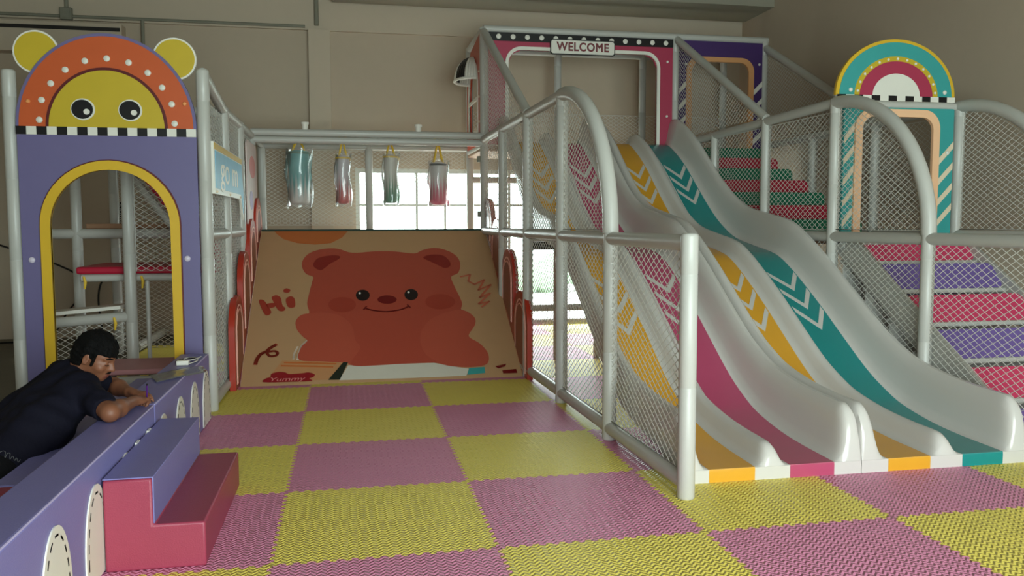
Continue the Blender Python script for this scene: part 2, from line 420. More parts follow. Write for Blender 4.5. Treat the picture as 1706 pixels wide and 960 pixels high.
# ================================================================== slides
PROF = [(6.42, 2.43), (6.2, 2.425), (5.9, 2.29), (5.6, 2.11), (5.25, 1.85), (4.9, 1.60), (4.6, 1.43), (4.3, 1.315), (3.9, 1.245), (3.5, 1.18),
        (3.25, 1.08), (2.97, .925), (2.7, .76), (2.45, .595), (2.07, .35), (1.8, .22), (1.6, .155), (1.3, .105), (1.0, .083), (.69, .075)]
PR = catmull([(y, z, 0) for y, z in PROF], 6)
PR = [(p.x, p.y) for p in PR if p.x > 1.0]+[(y, .083-.008*(1-(y-.69)/.31)) for y in (1.0, .95, .92, .89, .87, .85, .83, .81, .79, .77, .75, .73, .71, .70, .69)]
def wall_fac(y, L=.16):
    q = min(1, max(0, (y-.69)/L)); return (1-(1-q)**2.8)**(1/1.7)
def slide(x0, label):
    t = thing('double_slide', (x0+.565, .69, 0), label, 'slide', 'two lane wave slides')
    W_ = 1.13
    half = [(.145, 'u', -.055), (.105, 'u', -.02), (.03, 'u', .035), (0, 'u', .05), (0, 'w', .12), (.004, 'w', .24), (.012, 'w', .298), (.03, 'w', .318), (.058, 'w', .318), (.078, 'w', .295), (.094, 'w', .235),
            (.108, 'w', .15), (.124, 'w', .07), (.145, 'w', .02), (.172, 'f', 0), (.455, 'f', 0), (.485, 'm', .012), (.505, 'm', .045), (.525, 'm', .095), (.545, 'm', .118)]
    cs = half+[(.565, 'm', .122)]+[(W_-u, k, h) for u, k, h in reversed(half)]
    n = len(cs); mb = MB(); vs = []
    for y, z in PR:
        wf = wall_fac(y); mf = wall_fac(y, .13)
        for u, k, h in cs:
            if k == 'u': zz = max(0.0, (z+h)*min(1, max(0, (y-.80)/.22))**.7)
            elif k == 'w': zz = z+h*wf
            elif k == 'm': zz = z+h*mf
            else: zz = z
            vs.append((x0+u, y, zz))
    fs = []
    for i in range(len(PR)-1):
        for j in range(n):
            fs.append((i*n+j, i*n+(j+1) % n, (i+1)*n+(j+1) % n, (i+1)*n+j))
    mb.add(vs, fs); k = (len(PR)-1)*n
    mb.box((x0, .6895, 0), (x0+W_, .6915, .0745))
    mb.prism([(u, PR[0][1]+h) for u, kk, h in cs], (x0, PR[0][0], 0), (1, 0, 0), (0, 0, 1), .001)
    mb.build('slide_shell', slide_white, t, sharp=.75)
    return t
def lane(t, x0, u0, u1, m, name, lab):
    mb = MB(); pth = [(y, z+.002) for y, z in PR if y < 6.34]+[(.687, .06), (.687, .03), (.687, .001)]
    vs = []
    for y, z in pth: vs += [(x0+u0, y, z), (x0+u1, y, z)]
    for y, z in pth: vs += [(x0+u0, y+.002, z-.012 if z > .07 else z), (x0+u1, y+.002, z-.012 if z > .07 else z)]
    k = len(pth)*2; fs = []
    for i in range(len(pth)-1):
        a = 2*i; fs += [(a, a+1, a+3, a+2), (k+a+2, k+a+3, k+a+1, k+a), (a, a+2, k+a+2, k+a), (a+1, k+a+1, k+a+3, a+3)]
    fs += [(0, k, k+1, 1), (k-2, k-1, 2*k-1, 2*k-2)]
    o = mb.add(vs, fs).build(name, m, t, sharp=1.0); o['label'] = lab
    def zat(y):
        for (a, b), (c, d) in zip(PR, PR[1:]):
            if c <= y <= a: return b+(d-b)*((a-y)/(a-c) if a > c else 0)
        return PR[-1][1]
    um = (u0+u1)/2; hw = (u1-u0)/2-.012
    for y0 in (5.62, 5.42, 5.22, 3.12, 2.90, 2.68):
        mb = MB()
        for sg in (-1, 1):
            st = []
            for q in range(7):
                tt = q/6; xx = x0+um+sg*hw*(1-tt); yy = y0-.19*tt
                st.append([(xx, yy+.031, zat(yy+.031)+.006), (xx, yy-.031, zat(yy-.031)+.006)])
            vs = [p for s in st for p in s]; vs += [(p[0], p[1], p[2]-.005) for p in vs]; fs = []
            for q in range(6):
                a = 2*q; fs += [(a, a+1, a+3, a+2), (14+a, 14+a+2, 14+a+3, 14+a+1), (a, a+2, 14+a+2, 14+a), (a+1, 14+a+1, 14+a+3, a+3)]
            fs += [(0, 14, 15, 1), (12, 13, 27, 26)]
            mb.add(vs, fs)
        mb.build('arrow_mark', slide_white, o)
SX1, SX2 = 2.158, 3.292
s1 = slide(SX1, 'white double slide with a yellow and a pink lane, next to the netted fence')
lane(s1, SX1, .175, .455, lane_yellow, 'lane', 'yellow lane'); lane(s1, SX1, .675, .955, lane_pink, 'lane', 'pink lane')
s2 = slide(SX2, 'white double slide with a yellow and a teal lane, next to the stairs')
lane(s2, SX2, .175, .455, lane_yellow, 'lane', 'yellow lane'); lane(s2, SX2, .675, .955, lane_teal, 'lane', 'teal lane')

# ================================================================== foam sleeved pipework
PR_R = .049
def post(t, x, y, z0, z1, r=PR_R, name='post'):
    m = MB().tube([(x, y, z0), (x, y, z1)], r, 18, round_ends=False)
    # sleeve seams and a rounded cap
    m2 = MB(); prof = [(r*.9, z0), (r, z0+.01)]
    k = 1
    while z0+.6*k < z1-.1:
        zz = z0+.6*k; prof += [(r, zz-.004), (r*.955, zz), (r, zz+.004)]; k += 1
    prof += [(r, z1-.02), (r*.93, z1-.007), (r*.7, z1), (0, z1)]
    return m2.lathe(prof, (x, y, 0), 20).build(name, white_vinyl, t, sharp=1.2)
def rail(t, pts, r=.044, name='rail'):
    return MB().tube(pts, r, 14).build(name, white_vinyl, t, sharp=1.2)
def fx(y): return 2.112-.0212*y
def gxx(y): return 4.50-.012*y
def ox(y): return 5.70-.010*y

def hoop_pts(f, y0, y1, z0, z1, n=14):
    return [(f(y1-(y1-y0)*sin(pi/2*i/n)), y1-(y1-y0)*sin(pi/2*i/n), z0+(z1-z0)*cos(pi/2*i/n)) for i in range(n+1)]
def hoop_poly(y0, y1, z0, z1, n=12, m=.05):
    return [(y1-m, z0+m), (y1-m, z1-m)]+[(y1-(y1-y0)*sin(pi/2*i/n), z0+(z1-z0-m)*cos(pi/2*i/n)) for i in range(1, n)]+[(y0+m, z0+m)]
def rect(y0, y1, z0, z1, m=.045): return [(y0+m, z0+m), (y1-m, z0+m), (y1-m, z1-m), (y0+m, z1-m)]

def net_x(t, f, poly):
    """net hung in a plane that runs along y; f gives x"""
    ys = [p[0] for p in poly]; a, b = min(ys), max(ys); d = Vector((f(b)-f(a), b-a, 0))/(b-a)
    return net(MB(), poly, Vector((f(a), 0, 0))-Vector((d.x*a, 0, 0)), d, (0, 0, 1)).build('net_panel', net_white, t, recalc=False)
def net_y(t, y, poly):
    return net(MB(), poly, (0, y, 0), (1, 0, 0), (0, 0, 1)).build('net_panel', net_white, t, recalc=False)

GY = [.474, 1.722, 2.92, 4.10, 5.25, 6.40]
# --- fence left of the slides
t = thing('slide_fence', (2.07, .474, 0), 'white padded pipe fence with nets between the mats and the slides', 'fence')
post(t, fx(GY[0]), GY[0], 0, 1.415, .047)
for y, z in ((GY[1], 1.41), (GY[2], 2.53), (GY[3], 2.49), (GY[4], 2.47)): post(t, fx(y), y, 0, z)
rail(t, [(fx(GY[0]), GY[0], 1.365), (fx(GY[1]), GY[1], 1.365)]); rail(t, [(fx(GY[1]), GY[1], 1.365), (fx(6.4), 6.4, 1.375)])
rail(t, [(fx(GY[0]), GY[0], .085), (fx(6.4), 6.4, .075)], name='base_rail')
rail(t, [(fx(GY[2]), GY[2], 2.49), (fx(6.36), 6.36, 2.47)])
rail(t, hoop_pts(fx, GY[1], GY[2], 1.40, 2.49), .054, 'hoop_rail')
for a, b in zip(GY, GY[1:]): net_x(t, fx, rect(a, b, .09, 1.37))
net_x(t, fx, hoop_poly(GY[1], GY[2], 1.37, 2.49))
for a, b in zip(GY[2:], GY[3:]): net_x(t, fx, rect(a, b, 1.37, 2.48))
# --- fence between slides and stairs
t = thing('stair_fence', (4.45, 1.722, 0), 'white padded pipe fence with nets between the teal slide lane and the stairs', 'fence')
for y, z in ((GY[0], 1.41), (GY[1], 1.40), (GY[2], 2.53), (GY[3], 2.49), (GY[4], 2.47)): post(t, gxx(y), y, 0, z)
rail(t, [(gxx(GY[0]), GY[0], 1.35), (gxx(GY[2]), GY[2], 1.35)]); rail(t, [(gxx(GY[0]), GY[0], .08), (gxx(6.4), 6.4, .08)], name='base_rail')
rail(t, [(gxx(GY[2]), GY[2], 1.35), (gxx(6.3), 6.3, 1.35)])
rail(t, [(gxx(GY[2]), GY[2], 2.49), (gxx(5.75), 5.75, 2.44)])
rail(t, hoop_pts(gxx, GY[1], GY[2], 1.38, 2.49), .054, 'hoop_rail')
for a, b in zip(GY[:3], GY[1:4]): net_x(t, gxx, rect(a, b, .09, 1.36))
net_x(t, gxx, hoop_poly(GY[1], GY[2], 1.36, 2.49))
for a, b in zip(GY[2:5], GY[3:6]): net_x(t, gxx, rect(a, min(b, 5.75), 1.36, 2.46))
# --- fence on the outer side of the stairs
t = thing('stair_fence', (5.63, 1.722, 0), 'white padded pipe fence with nets on the wall side of the stairs', 'fence')
for y, z in ((GY[1], 1.40), (GY[2], 2.53), (GY[3], 2.49), (GY[4], 2.47)): post(t, ox(y), y, 0, z)
rail(t, [(ox(GY[1]), GY[1], 1.36), (ox(6.3), 6.3, 1.36)]); rail(t, [(ox(GY[2]), GY[2], 2.49), (ox(6.3), 6.3, 2.45)])
rail(t, hoop_pts(ox, GY[1], GY[2], 1.38, 2.49), .054, 'hoop_rail')
net_x(t, ox, hoop_poly(GY[1], GY[2], 1.36, 2.49))
for a, b in zip(GY[2:5], GY[3:6]): net_x(t, ox, rect(a, b, 1.36, 2.46))

# --- tower behind the slides
t = thing('slide_tower', (3.8, 6.4, 0), 'tall white pipe tower with deck at the top of the slides', 'play tower')
TX = [1.985, 4.415, 5.62]
for x in TX: post(t, x, 6.4, 0, 3.80)
for x in (1.985, 3.2, 4.415, 5.62): post(t, x, 7.58, 0, 3.80)
rail(t, [(1.985, 6.4, 3.785), (5.66, 6.4, 3.785)]); rail(t, [(1.985, 7.58, 3.77), (5.62, 7.58, 3.77)])
for x in (1.985, 5.62): rail(t, [(x, 6.4, 3.77), (x, 7.58, 3.77)]); rail(t, [(x, 6.4, 2.40), (x, 7.58, 2.40)])
rail(t, [(1.985, 7.58, 2.05), (4.4, 7.58, 2.05)]); rail(t, [(1.985, 7.58, .1), (4.4, 7.58, .1)], name='base_rail')
rail(t, [(1.985, 6.4, 3.76), (fx(4.1), 4.1, 2.5)], .045, 'brace_rail')
rail(t, [(4.43, 6.4, 3.76), (gxx(4.1), 4.1, 2.5)], .045, 'brace_rail')
rail(t, [(5.63, 6.4, 3.70), (ox(4.1), 4.1, 2.5)], .045, 'brace_rail')
MB().box((1.95, 6.44, 2.34), (5.66, 7.6, 2.405)).build('deck', deck_m, t, bevel=.01)
net_x(t, fx, [(6.36, 2.52), (6.36, 3.66), (4.2, 2.52)]); net_x(t, lambda y: 4.435, [(6.36, 2.52), (6.36, 3.66), (4.2, 2.52)])
net_x(t, lambda y: 5.635, [(6.36, 2.52), (6.36, 3.6), (4.2, 2.52)])
for a, b in ((1.985, 3.2), (3.2, 4.415), (4.415, 5.62)): net_y(t, 7.58, rect(a, b, 2.42, 3.0))
for z in (2.24, 1.58): MB().box((1.90, 6.375, z-.035), (1.95, 6.425, z+.035)).build('clamp', pipe_m, t, bevel=.006)
# --- struts under the slides
t = thing('slide_support', (2.75, 5.0, 0), 'white pipe trestle standing under the left slide', 'support frame')
post(t, 2.55, 5.05, 0, 1.5, .036); post(t, 3.0, 5.05, 0, 1.5, .036)
rail(t, [(2.2, 5.05, .56), (3.05, 5.05, .56)], .036); rail(t, [(2.2, 5.05, 1.28), (3.05, 5.05, 1.28)], .036)
MB().box((2.16, 4.55, 1.2), (2.42, 4.75, 1.28)).build('bracket_plate', dark_m, t, bevel=.006)

# ================================================================== panels
def screw(t, x, y, z, r=.016, m=white, n=(0, -1, 0)):
    return MB().lathe([(r, 0), (r, .006), (r*.7, .012), (0, .014)], (x, y, z), 14, axis=n).build('screw_cap', m, t)
EX, EZ = (1, 0, 0), (0, 0, 1)      # outlines in xz, extruded towards the camera (-y)
def plate(t, name, poly, y, d, m, holes=(), bevel=0.0):
    return MB().prism(poly, (0, y, 0), EX, EZ, d, holes=holes).build(name, m, t, bevel=bevel)

# --- WELCOME frame
Y0 = 6.4
t = thing('welcome_frame', (3.2, Y0, 2.42), 'pink doorway panel with WELCOME sign at the top of the slides', 'sign panel')
outer = toparch(2.04, 2.42, 4.37, 3.745, .01, 2); cut = toparch(2.28, 2.42, 4.16, 3.545, .16)
plate(t, 'panel', band(outer, toparch(2.28, 2.42, 4.16, 3.545, .16, 2)), Y0, .03, pinkp)
plate(t, 'opening_trim', band(toparch(2.24, 2.42, 4.20, 3.585, .2), cut), Y0-.02, .03, white)
plate(t, 'dotted_strip', [(2.04, 3.645), (4.37, 3.645), (4.37, 3.745), (2.04, 3.745)], Y0-.025, .012, black)
for k in range(13): MB().lathe([(.03, 0), (.03, .008), (.02, .014), (0, .015)], (2.16+k*.176, Y0-.037, 3.695), 16, axis=(0, -1, 0)).build('light_dot', white, t)
sg = plate(t, 'sign_plate', rrect(2.79, 3.505, 3.61, 3.69, .035), Y0-.04, .016, black); sg['label'] = 'white plate reading WELCOME with black edge'
plate(sg, 'sign_face', rrect(2.803, 3.518, 3.597, 3.677, .028), Y0-.056, .003, white)
text_obj('lettering', 'WELCOME', .14, (3.2, Y0-.0595, 3.598), EX, EZ, mat('maroon letters', (120, 56, 60), .5), sg, .0010, .0045, width=.66, space=1.12)
for x, z in ((4.3, 3.47), (2.1, 3.47), (4.3, 2.8)): screw(t, x, Y0-.03, z)
# --- violet doorway
t = thing('violet_doorway', (5.02, Y0, 2.42), 'dark violet doorway panel with peach trim at top of upper stairs', 'doorway panel')
plate(t, 'panel', band(toparch(4.45, 2.42, 5.60, 3.745, .01, 2), toparch(4.60, 2.42, 5.42, 3.50, .12, 2)), Y0, .03, violet)
plate(t, 'opening_trim', band(toparch(4.55, 2.42, 5.46, 3.55, .17), toparch(4.62, 2.42, 5.39, 3.49, .12)), Y0-.02, .03, orange_trim)
def diag_stripes(t, x0, x1, z0, z1, y, m, step=.2, wd=.07, rise=None):
    rise = (x1-x0)*1.1 if rise is None else rise; z = z0
    mb = MB()
    while z+rise+wd < z1:
        mb.prism([(x0, z), (x1, z+rise), (x1, z+rise+wd), (x0, z+wd)], (0, y, 0), EX, EZ, .003); z += step
    return mb.build('diagonal_stripe', m, t)
diag_stripes(t, 4.46, 4.55, 2.45, 3.3, Y0-.03, white, .21, .07, .1); diag_stripes(t, 5.46, 5.59, 2.45, 3.3, Y0-.03, white, .21, .07, .13)
screw(t, 4.55, Y0-.03, 3.45); screw(t, 5.54, Y0-.03, 3.48)
# --- red window panel on the side of the tower (plane runs along y)
t = thing('awning_window_panel', (1.96, 6.98, 2.45), 'red side panel with window and round black and white awning', 'window panel')
AY, AZ = (0, 1, 0), (0, 0, 1)
win_c = toparch(6.62, 2.62, 7.32, 3.45, .34)
MB().prism([(6.45, 2.43), (7.54, 2.43), (7.54, 3.40), (7.2, 3.66), (6.45, 3.74)], (1.945, 0, 0), AY, AZ, .03, holes=[win_c]).build('panel', red_panel, t)
MB().prism(toparch(6.57, 2.57, 7.37, 3.5, .38), (1.935, 0, 0), AY, AZ, .02, holes=[win_c]).build('window_trim', white, t)
MB().box((1.935, 6.62, 2.98), (1.95, 7.32, 3.02)).build('window_bar', white, t)
aw = MB(); N = 20; Rr = .30
for a in range(N):                                       # quarter dome of alternating gores over the window
    a0, a1 = pi*a/N, pi*(a+1)/N; vs = []
    for q in range(9):
        e = pi/2*q/8
        for aa in (a0, a1): vs.append((1.935-Rr*.75*sin(aa)*cos(e), 6.97-Rr*cos(aa)*cos(e), 3.26+Rr*.95*sin(e)))
    aw.add(vs, [(2*q, 2*q+1, 2*q+3, 2*q+2) for q in range(8)], 1-(a//4) % 2)
ao = aw.build('awning', [black, white], t, recalc=False)
so = ao.modifiers.new('thickness', 'SOLIDIFY'); so.thickness = .012
MB().tube([(1.935-Rr*.76*sin(pi*i/20), 6.97-Rr*1.01*cos(pi*i/20), 3.255) for i in range(21)], .018, 8).build('awning_rim', white, t)
for y, z in ((6.5, 3.3), (6.5, 2.7), (6.5, 3.0)): screw(t, 1.945, y, z, .014, cream, (-1, 0, 0))

# --- rainbow gate over the lower stairs
Y0 = 2.93
t = thing('rainbow_gate', (5.05, Y0, 1.37), 'teal doorway panel topped by a pink and teal rainbow arch', 'gate panel')
cx = 5.02; zb = 2.555
def halfring(t, name, r1, r0, m, y, d):
    o = [(cx+.575*r1*cos(a), zb+.485*r1*sin(a)) for a in [pi*i/40 for i in range(41)]]
    if r0 > 0: o += [(cx+.575*r0*cos(a), zb+.485*r0*sin(a)) for a in [pi*(40-i)/40 for i in range(41)]]
    return plate(t, name, o, y, d, m)
halfring(t, 'arch_board', 1.0, 0, yellow, Y0, .03)
halfring(t, 'outer_teal_band', .945, .70, teal, Y0-.03, .004); halfring(t, 'inner_yellow_band', .70, .615, yellow_face, Y0-.03, .005)
halfring(t, 'pink_band', .615, .40, pinkp, Y0-.03, .004); halfring(t, 'white_centre', .40, 0, white, Y0-.03, .004)
for k in range(13):
    a = pi*(k+.5)/13; MB().lathe([(.011, 0), (.011, .006), (0, .009)], (cx+.575*.655*cos(a), Y0-.035, zb+.485*.655*sin(a)), 10, axis=(0, -1, 0)).build('light_dot', white, t)
ck = plate(t, 'checker_strip', [(4.455, 2.515), (5.595, 2.515), (5.595, 2.56), (4.455, 2.56)], Y0-.005, .032, white)
for k in range(7): plate(ck, 'black_check', [(4.455+.163*k, 2.515), (4.455+.163*k+.08, 2.515), (4.455+.163*k+.08, 2.56), (4.455+.163*k, 2.56)], Y0-.037, .003, black)
plate(t, 'door_panel', band(toparch(4.53, 1.37, 5.60, 2.46, .01, 2), toparch(4.66, 1.37, 5.42, 2.40, .1, 2)), Y0, .03, teal)
plate(t, 'opening_trim', band(toparch(4.63, 1.37, 5.45, 2.445, .16), toparch(4.70, 1.37, 5.385, 2.38, .11)), Y0-.02, .03, peach)
MB().tube([(4.5, Y0, 2.485), (5.63, Y0, 2.485)], .034, 12).build('top_rail', white_vinyl, t)
diag_stripes(t, 4.535, 4.63, 1.42, 2.4, Y0-.03, cream, .18, .06, .12); diag_stripes(t, 5.45, 5.6, 1.42, 2.3, Y0-.03, cream, .18, .06, .16)
for x, z in ((4.58, 2.6), (5.49, 2.6), (5.54, 2.08)): screw(t, x, Y0-.035, z, .018)

# ================================================================== stairs
t = thing('padded_stairs', (5.05, .9, 0), 'lower white staircase with pink and purple padded risers behind netting', 'stairs')
for k in range(6):
    if k == 0: zt, zb_, yb = 1.285, 1.155, 2.56
    else: zt = 1.135-.226*(k-1); zb_ = max(.01, zt-.19); yb = 2.235-.325*(k-1)
    m = pink_pad if k % 2 == 0 else purple_pad; x0, x1, rr_ = 4.56, 5.585, .05
    dy = (zt-zb_)*.8; A = Vector((0, yb, zb_)); U = Vector((0, dy, zt-zb_)); hh = U.length; U.normalize()
    MB().prism(rrect(x0, 0, x1, hh, rr_, 5), A, (1, 0, 0), U, -.09).build('riser_pad', m, t, bevel=.022)
    MB().box((4.53, yb-.02, zb_-.042), (5.6, yb+.34, zb_-.004)).build('tread', white_vinyl, t, bevel=.012)
    MB().box((4.56, yb+.23, 0.0), (5.58, yb+.34, zb_-.045)).build('step_core', white_vinyl, t) if k < 5 else None
st = [(.78, .0), (1.05, .0), (2.95, 1.22), (2.95, 1.36), (2.72, 1.36), (.78, .1)]
for x in (4.525, 5.585): MB().prism(st, (x, 0, 0), AY, AZ, .03).build('stringer', white_vinyl, t)
t = thing('stair_landing', (5.05, 3.5, 1.3), 'brown landing deck behind the rainbow gate', 'landing')
MB().box((4.5, 2.85, 1.28), (5.62, 4.25, 1.345)).build('deck', deck_m, t, bevel=.008)
MB().tube([(4.5, 2.86, 1.28), (5.6, 2.86, 1.28)], .04, 12).build('edge_rail', white_vinyl, t)
t = thing('padded_stairs', (5.05, 4.2, 1.35), 'upper staircase with green and red padded risers behind netting', 'stairs')
for k in range(7):
    yf = 4.19+.352*k; z0 = 1.352+.152*k; m = green_pad if k % 2 == 0 else red_pad
    top = [(4.50, z0), (5.6, z0), (5.6, z0+.06)]+[(5.53+.07*cos(a), z0+.08+.07*sin(a)) for a in [pi/2*i/6 for i in range(7)]]+[(4.50, z0+.15)]
    MB().prism(top, (0, yf+.40, 0), EX, EZ, .40).build('step_pad', m, t, bevel=.012)
    if k: MB().box((4.52, yf+.36, 1.352), (5.56, yf+.402, z0)).build('step_core', m, t)

# ================================================================== bear gate
Y0 = 3.18
t = thing('bear_gate', (-1.395, Y0, 0), 'purple arched doorway panel topped by a yellow eared bear head', 'gate panel')
oc = [(-1.816, 0), (-.972, 0)]+[(-1.394+.422*cos(a), 1.45+.422*sin(a)) for a in [pi*i/24 for i in range(25)]]
oo = [(-1.886, 0), (-.905, 0)]+[(-1.394+.49*cos(a), 1.45+.49*sin(a)) for a in [pi*i/24 for i in range(25)]]
rect_o = [(-2.02, 0), (-.768, 0)]+[(-.768, 2.18*0+2.18)]*1
pan = [(-2.02, 0), (-1.87, 0), (-1.87, 1.45)]+[(-1.394+.476*cos(a), 1.45+.476*sin(a)) for a in [pi-pi*i/24 for i in range(25)]][1:]+[(-.918, 0), (-.768, 0), (-.768, 2.18), (-2.02, 2.18)]
plate(t, 'door_panel', pan, Y0, .03, purple)
plate(t, 'arch_trim', band(oo, oc), Y0-.012, .045, yellow)
plate(t, 'arch_edge', band([(p[0]*1.0-(.008 if p[0] < -1.394 else -.008), p[1]+(.008 if p[1] > 1.45 else 0)) for p in oo], oc), Y0-.02, .02, maroon)
def hd(r, rz, end=0): return [(-1.395+r*cos(a), 2.18+rz*sin(a)) for a in [pi*i/48 for i in range(49)]]
for ex, ez in ((-1.872, 2.728), (-.912, 2.712)):
    ear = plate(t, 'ear', ell(ex, ez, .158, .158), Y0+.012, .022, white)
    plate(ear, 'ear_face', ell(ex, ez, .145, .145), Y0-.010, .004, yellow_face)
plate(t, 'head_board', hd(.63, .698), Y0, .03, purple)
plate(t, 'head_front', hd(.608, .675), Y0-.03, .004, orange)
plate(t, 'face_edge', hd(.425, .447), Y0-.034, .004, maroon)
plate(t, 'face', hd(.403, .425), Y0-.038, .004, yellow_face)
for ex in (-1.559, -1.23):
    ey = plate(t, 'eye', ell(ex, 2.315, .084, .08), Y0-.042, .004, white)
    plate(ey, 'pupil', ell(ex-.003, 2.315, .074, .07), Y0-.046, .004, black)
    plate(ey, 'eye_highlight', ell(ex+.027, 2.297, .022, .021, n=20), Y0-.05, .003, white)
for x, z in [(-1.861,2.233),(-1.84,2.377),(-1.773,2.499),(-1.671,2.601),(-1.534,2.67),(-1.383,2.693),(-1.232,2.668),(-1.1,2.597),(-1.002,2.491),(-.937,2.369),(-.921,2.224)]:
    MB().lathe([(.023, 0), (.023, .005), (.015, .011), (0, .012)], (x, Y0-.034, z), 16, axis=(0, -1, 0)).build('light_dot', white, t)
for x, z in ((-1.932, 2.366), (-.845, 2.374)): screw(t, x, Y0-.034, z, .016, mat('orange cap', (232, 150, 90), .4))
ck = plate(t, 'checker_strip', [(-2.02, 2.125), (-.768, 2.125), (-.768, 2.185), (-2.02, 2.185)], Y0-.03, .014, white)
w = 1.252/18
for k in range(0, 18, 2): plate(ck, 'black_check', [(-2.02+w*k, 2.125), (-2.02+w*(k+1), 2.125), (-2.02+w*(k+1), 2.185), (-2.02+w*k, 2.185)], Y0-.044, .003, black)
for x in (-1.955, -.86): screw(t, x, Y0-.03, 1.20, .022, mat('lilac cap', (206, 196, 214), .3), (0, -1, 0))

# ================================================================== left fence and tower
LX = -.715
lf = lambda y: LX
t = thing('bear_gate_fence', (LX, 4.8, 0), 'white pipe fence with nets between the bear gate and the ramp', 'fence')
for y, z in ((3.17, 2.64), (4.2, 2.5), (5.3, 2.5), (6.4, 2.52)): post(t, LX, y, 0, z)
rail(t, [(LX, 3.17, 2.61), (LX, 4.2, 2.47), (LX, 6.4, 2.47)]); rail(t, [(LX, 3.17, 1.38), (LX, 6.4, 1.38)])
rail(t, [(LX, 3.17, .06), (LX, 4.2, .06)], name='base_rail')
for a, b in ((3.17, 4.2), (4.2, 5.3), (5.3, 6.4)):
    net_x(t, lf, rect(a, b, .06, 1.38)); net_x(t, lf, rect(a, b, 1.38, 2.47))
t = thing('tower_frame', (-1.5, 4.6, 0), 'white pipe climbing frame seen through the bear gate arch', 'climbing frame')
post(t, -2.075, 3.20, 0, 2.60); post(t, -1.53, 4.2, 0, 2.5, .05); post(t, -2.27, 5.3, 0, 2.5, .05); post(t, -2.2, 6.4, 0, 2.5)
post(t, -1.39, 4.2, .03, .97, .018, 'thin_post')
rail(t, [(-2.6, 5.3, 1.37), (-.75, 5.3, 1.37)], .05); rail(t, [(-2.27, 5.3, 2.47), (-.75, 5.3, 2.47)])
rail(t, [(-2.3, 4.2, .60), (-1.53, 4.2, .655)], .045); rail(t, [(-2.2, 6.4, 2.45), (-.75, 6.4, 2.45)])
rail(t, [(-2.27, 5.3, 2.47), (-2.2, 6.4, 2.45)]); rail(t, [(-1.53, 4.2, 2.45), (-.75, 4.2, 2.45)])
rail(t, [(-2.03, 6.45, .06), (-2.03, 8.05, .06)], .05, 'base_rail'); rail(t, [(-1.62, 4.8, 1.9), (-.8, 4.8, .80)], .038, 'brace_rail')
rail(t, [(-1.98, 4.4, .985), (-.76, 4.4, .985)], .035)
MB().box((-2.2, 5.34, 1.42), (-.78, 6.36, 1.47)).build('deck', deck_m, t, bevel=.006)
sl = MB().prism([(-2.30, .66), (-1.62, .72), (-1.62, .75), (-2.30, .69)], (0, 4.5, 0), EX, EZ, .3).build('white_shelf', white, t)
for p in ((-1.95, 4.36, .95), (-1.47, 4.36, .95), (-1.66, 4.155, .60)):
    MB().tube([(p[0], p[1], p[2]-.06), (p[0]+.01, p[1]-.01, p[2]), (p[0]-.005, p[1], p[2]+.05)], [.008, .014, .01], 8).build('yellow_tie', strap_y, t)
net_y(t, 4.2, [(-2.25, .05), (-1.58, .05), (-1.58, .62), (-2.25, .56)]); net_y(t, 4.22, [(-1.48, 1.05), (-.76, 1.05), (-.76, 2.4), (-1.48, 2.4)])
net_y(t, 6.4, [(-2.15, .06), (-.76, .06), (-.76, 2.42), (-2.15, 2.42)])
o = MB().box((-2.02, 4.36, 1.02), (-.76, 5.26, 1.085)).build('step_pad', red_pad, bevel=.02); tag(o, 'red padded platform slab inside the bear gate tower', 'padded platform')
o = MB().prism([(-1.62, 2.02), (-1.42, 2.02), (-1.1, 1.56), (-.80, 1.14), (-.80, .90), (-1.27, 1.52)], (0, 5.1, 0), EX, EZ, .35).build('ramp_pad', red_pad, bevel=.02); tag(o, 'red sloping pad above the diagonal pipe inside the bear gate', 'padded ramp')
t = thing('low_platform', (-1.3, 3.75, 0), 'low dusty pink platform on a white beam behind the bear gate arch', 'platform')
MB().box((-1.72, 3.46, .255), (-.86, 4.07, .30)).build('platform_top', mat('dusty pink vinyl', (196, 140, 146), .45, .05), t, bevel=.015)
rail(t, [(-1.72, 3.45, .2), (-.86, 3.45, .2)], .048); rail(t, [(-1.72, 4.05, .2), (-.86, 4.05, .2)], .048)
for x in (-1.66, -.92):
    for y in (3.5, 4.02): post(t, x, y, 0, .25, .035, 'leg')

# speech bubble sign on the fence, faces +x
t = thing('speech_bubble_sign', (LX+.06, 4.0, 1.7), 'blue speech bubble sign lettered go m hanging on the left fence', 'sign')
sx = LX+.048
def bubble(m_): return [(3.16-m_, 1.70-m_), (4.78, 1.70-m_), (4.95+m_, 1.50-m_*1.5), (5.0+m_, 1.75), (4.88+m_, 2.09+m_), (3.16-m_, 2.10+m_)]
MB().prism(bubble(.0), (sx, 0, 0), AY, AZ, .02).build('sign_board', white, t)
MB().prism([(3.21, 1.745), (4.80, 1.745), (4.94, 1.56), (4.965, 1.75), (4.85, 2.03), (3.21, 2.035)], (sx+.02, 0, 0), AY, AZ, .004).build('blue_field', blue_sign, t)
MB().prism([(3.18, 2.045), (4.86, 2.04), (4.87, 2.085), (3.17, 2.093)], (sx+.02, 0, 0), AY, AZ, .004).build('yellow_edge', yellow, t)
text_obj('lettering', 'go m', .33, (sx+.0255, 4.0, 1.90), AY, AZ, white, t, .0015, .0, width=1.05)
for y in (3.25, 4.0, 4.7): screw(t, sx+.02, y, 1.718, .01, cream, (1, 0, 0))
t = thing('printed_panel', (LX+.05, 5.95, 1.32), 'pale pink printed panel on the left fence beside the back post', 'panel')
MB().prism(rrect(5.42, 1.32, 6.36, 2.34, .08), (LX+.046, 0, 0), AY, AZ, .014).build('panel_board', mat('pale pink panel', (212, 190, 186), .45), t)
MB().prism(ell(5.9, 2.08, .26, .12), (LX+.06, 0, 0), AY, AZ, .003).build('pink_print', mat('pink print', (210, 120, 116), .5), t)
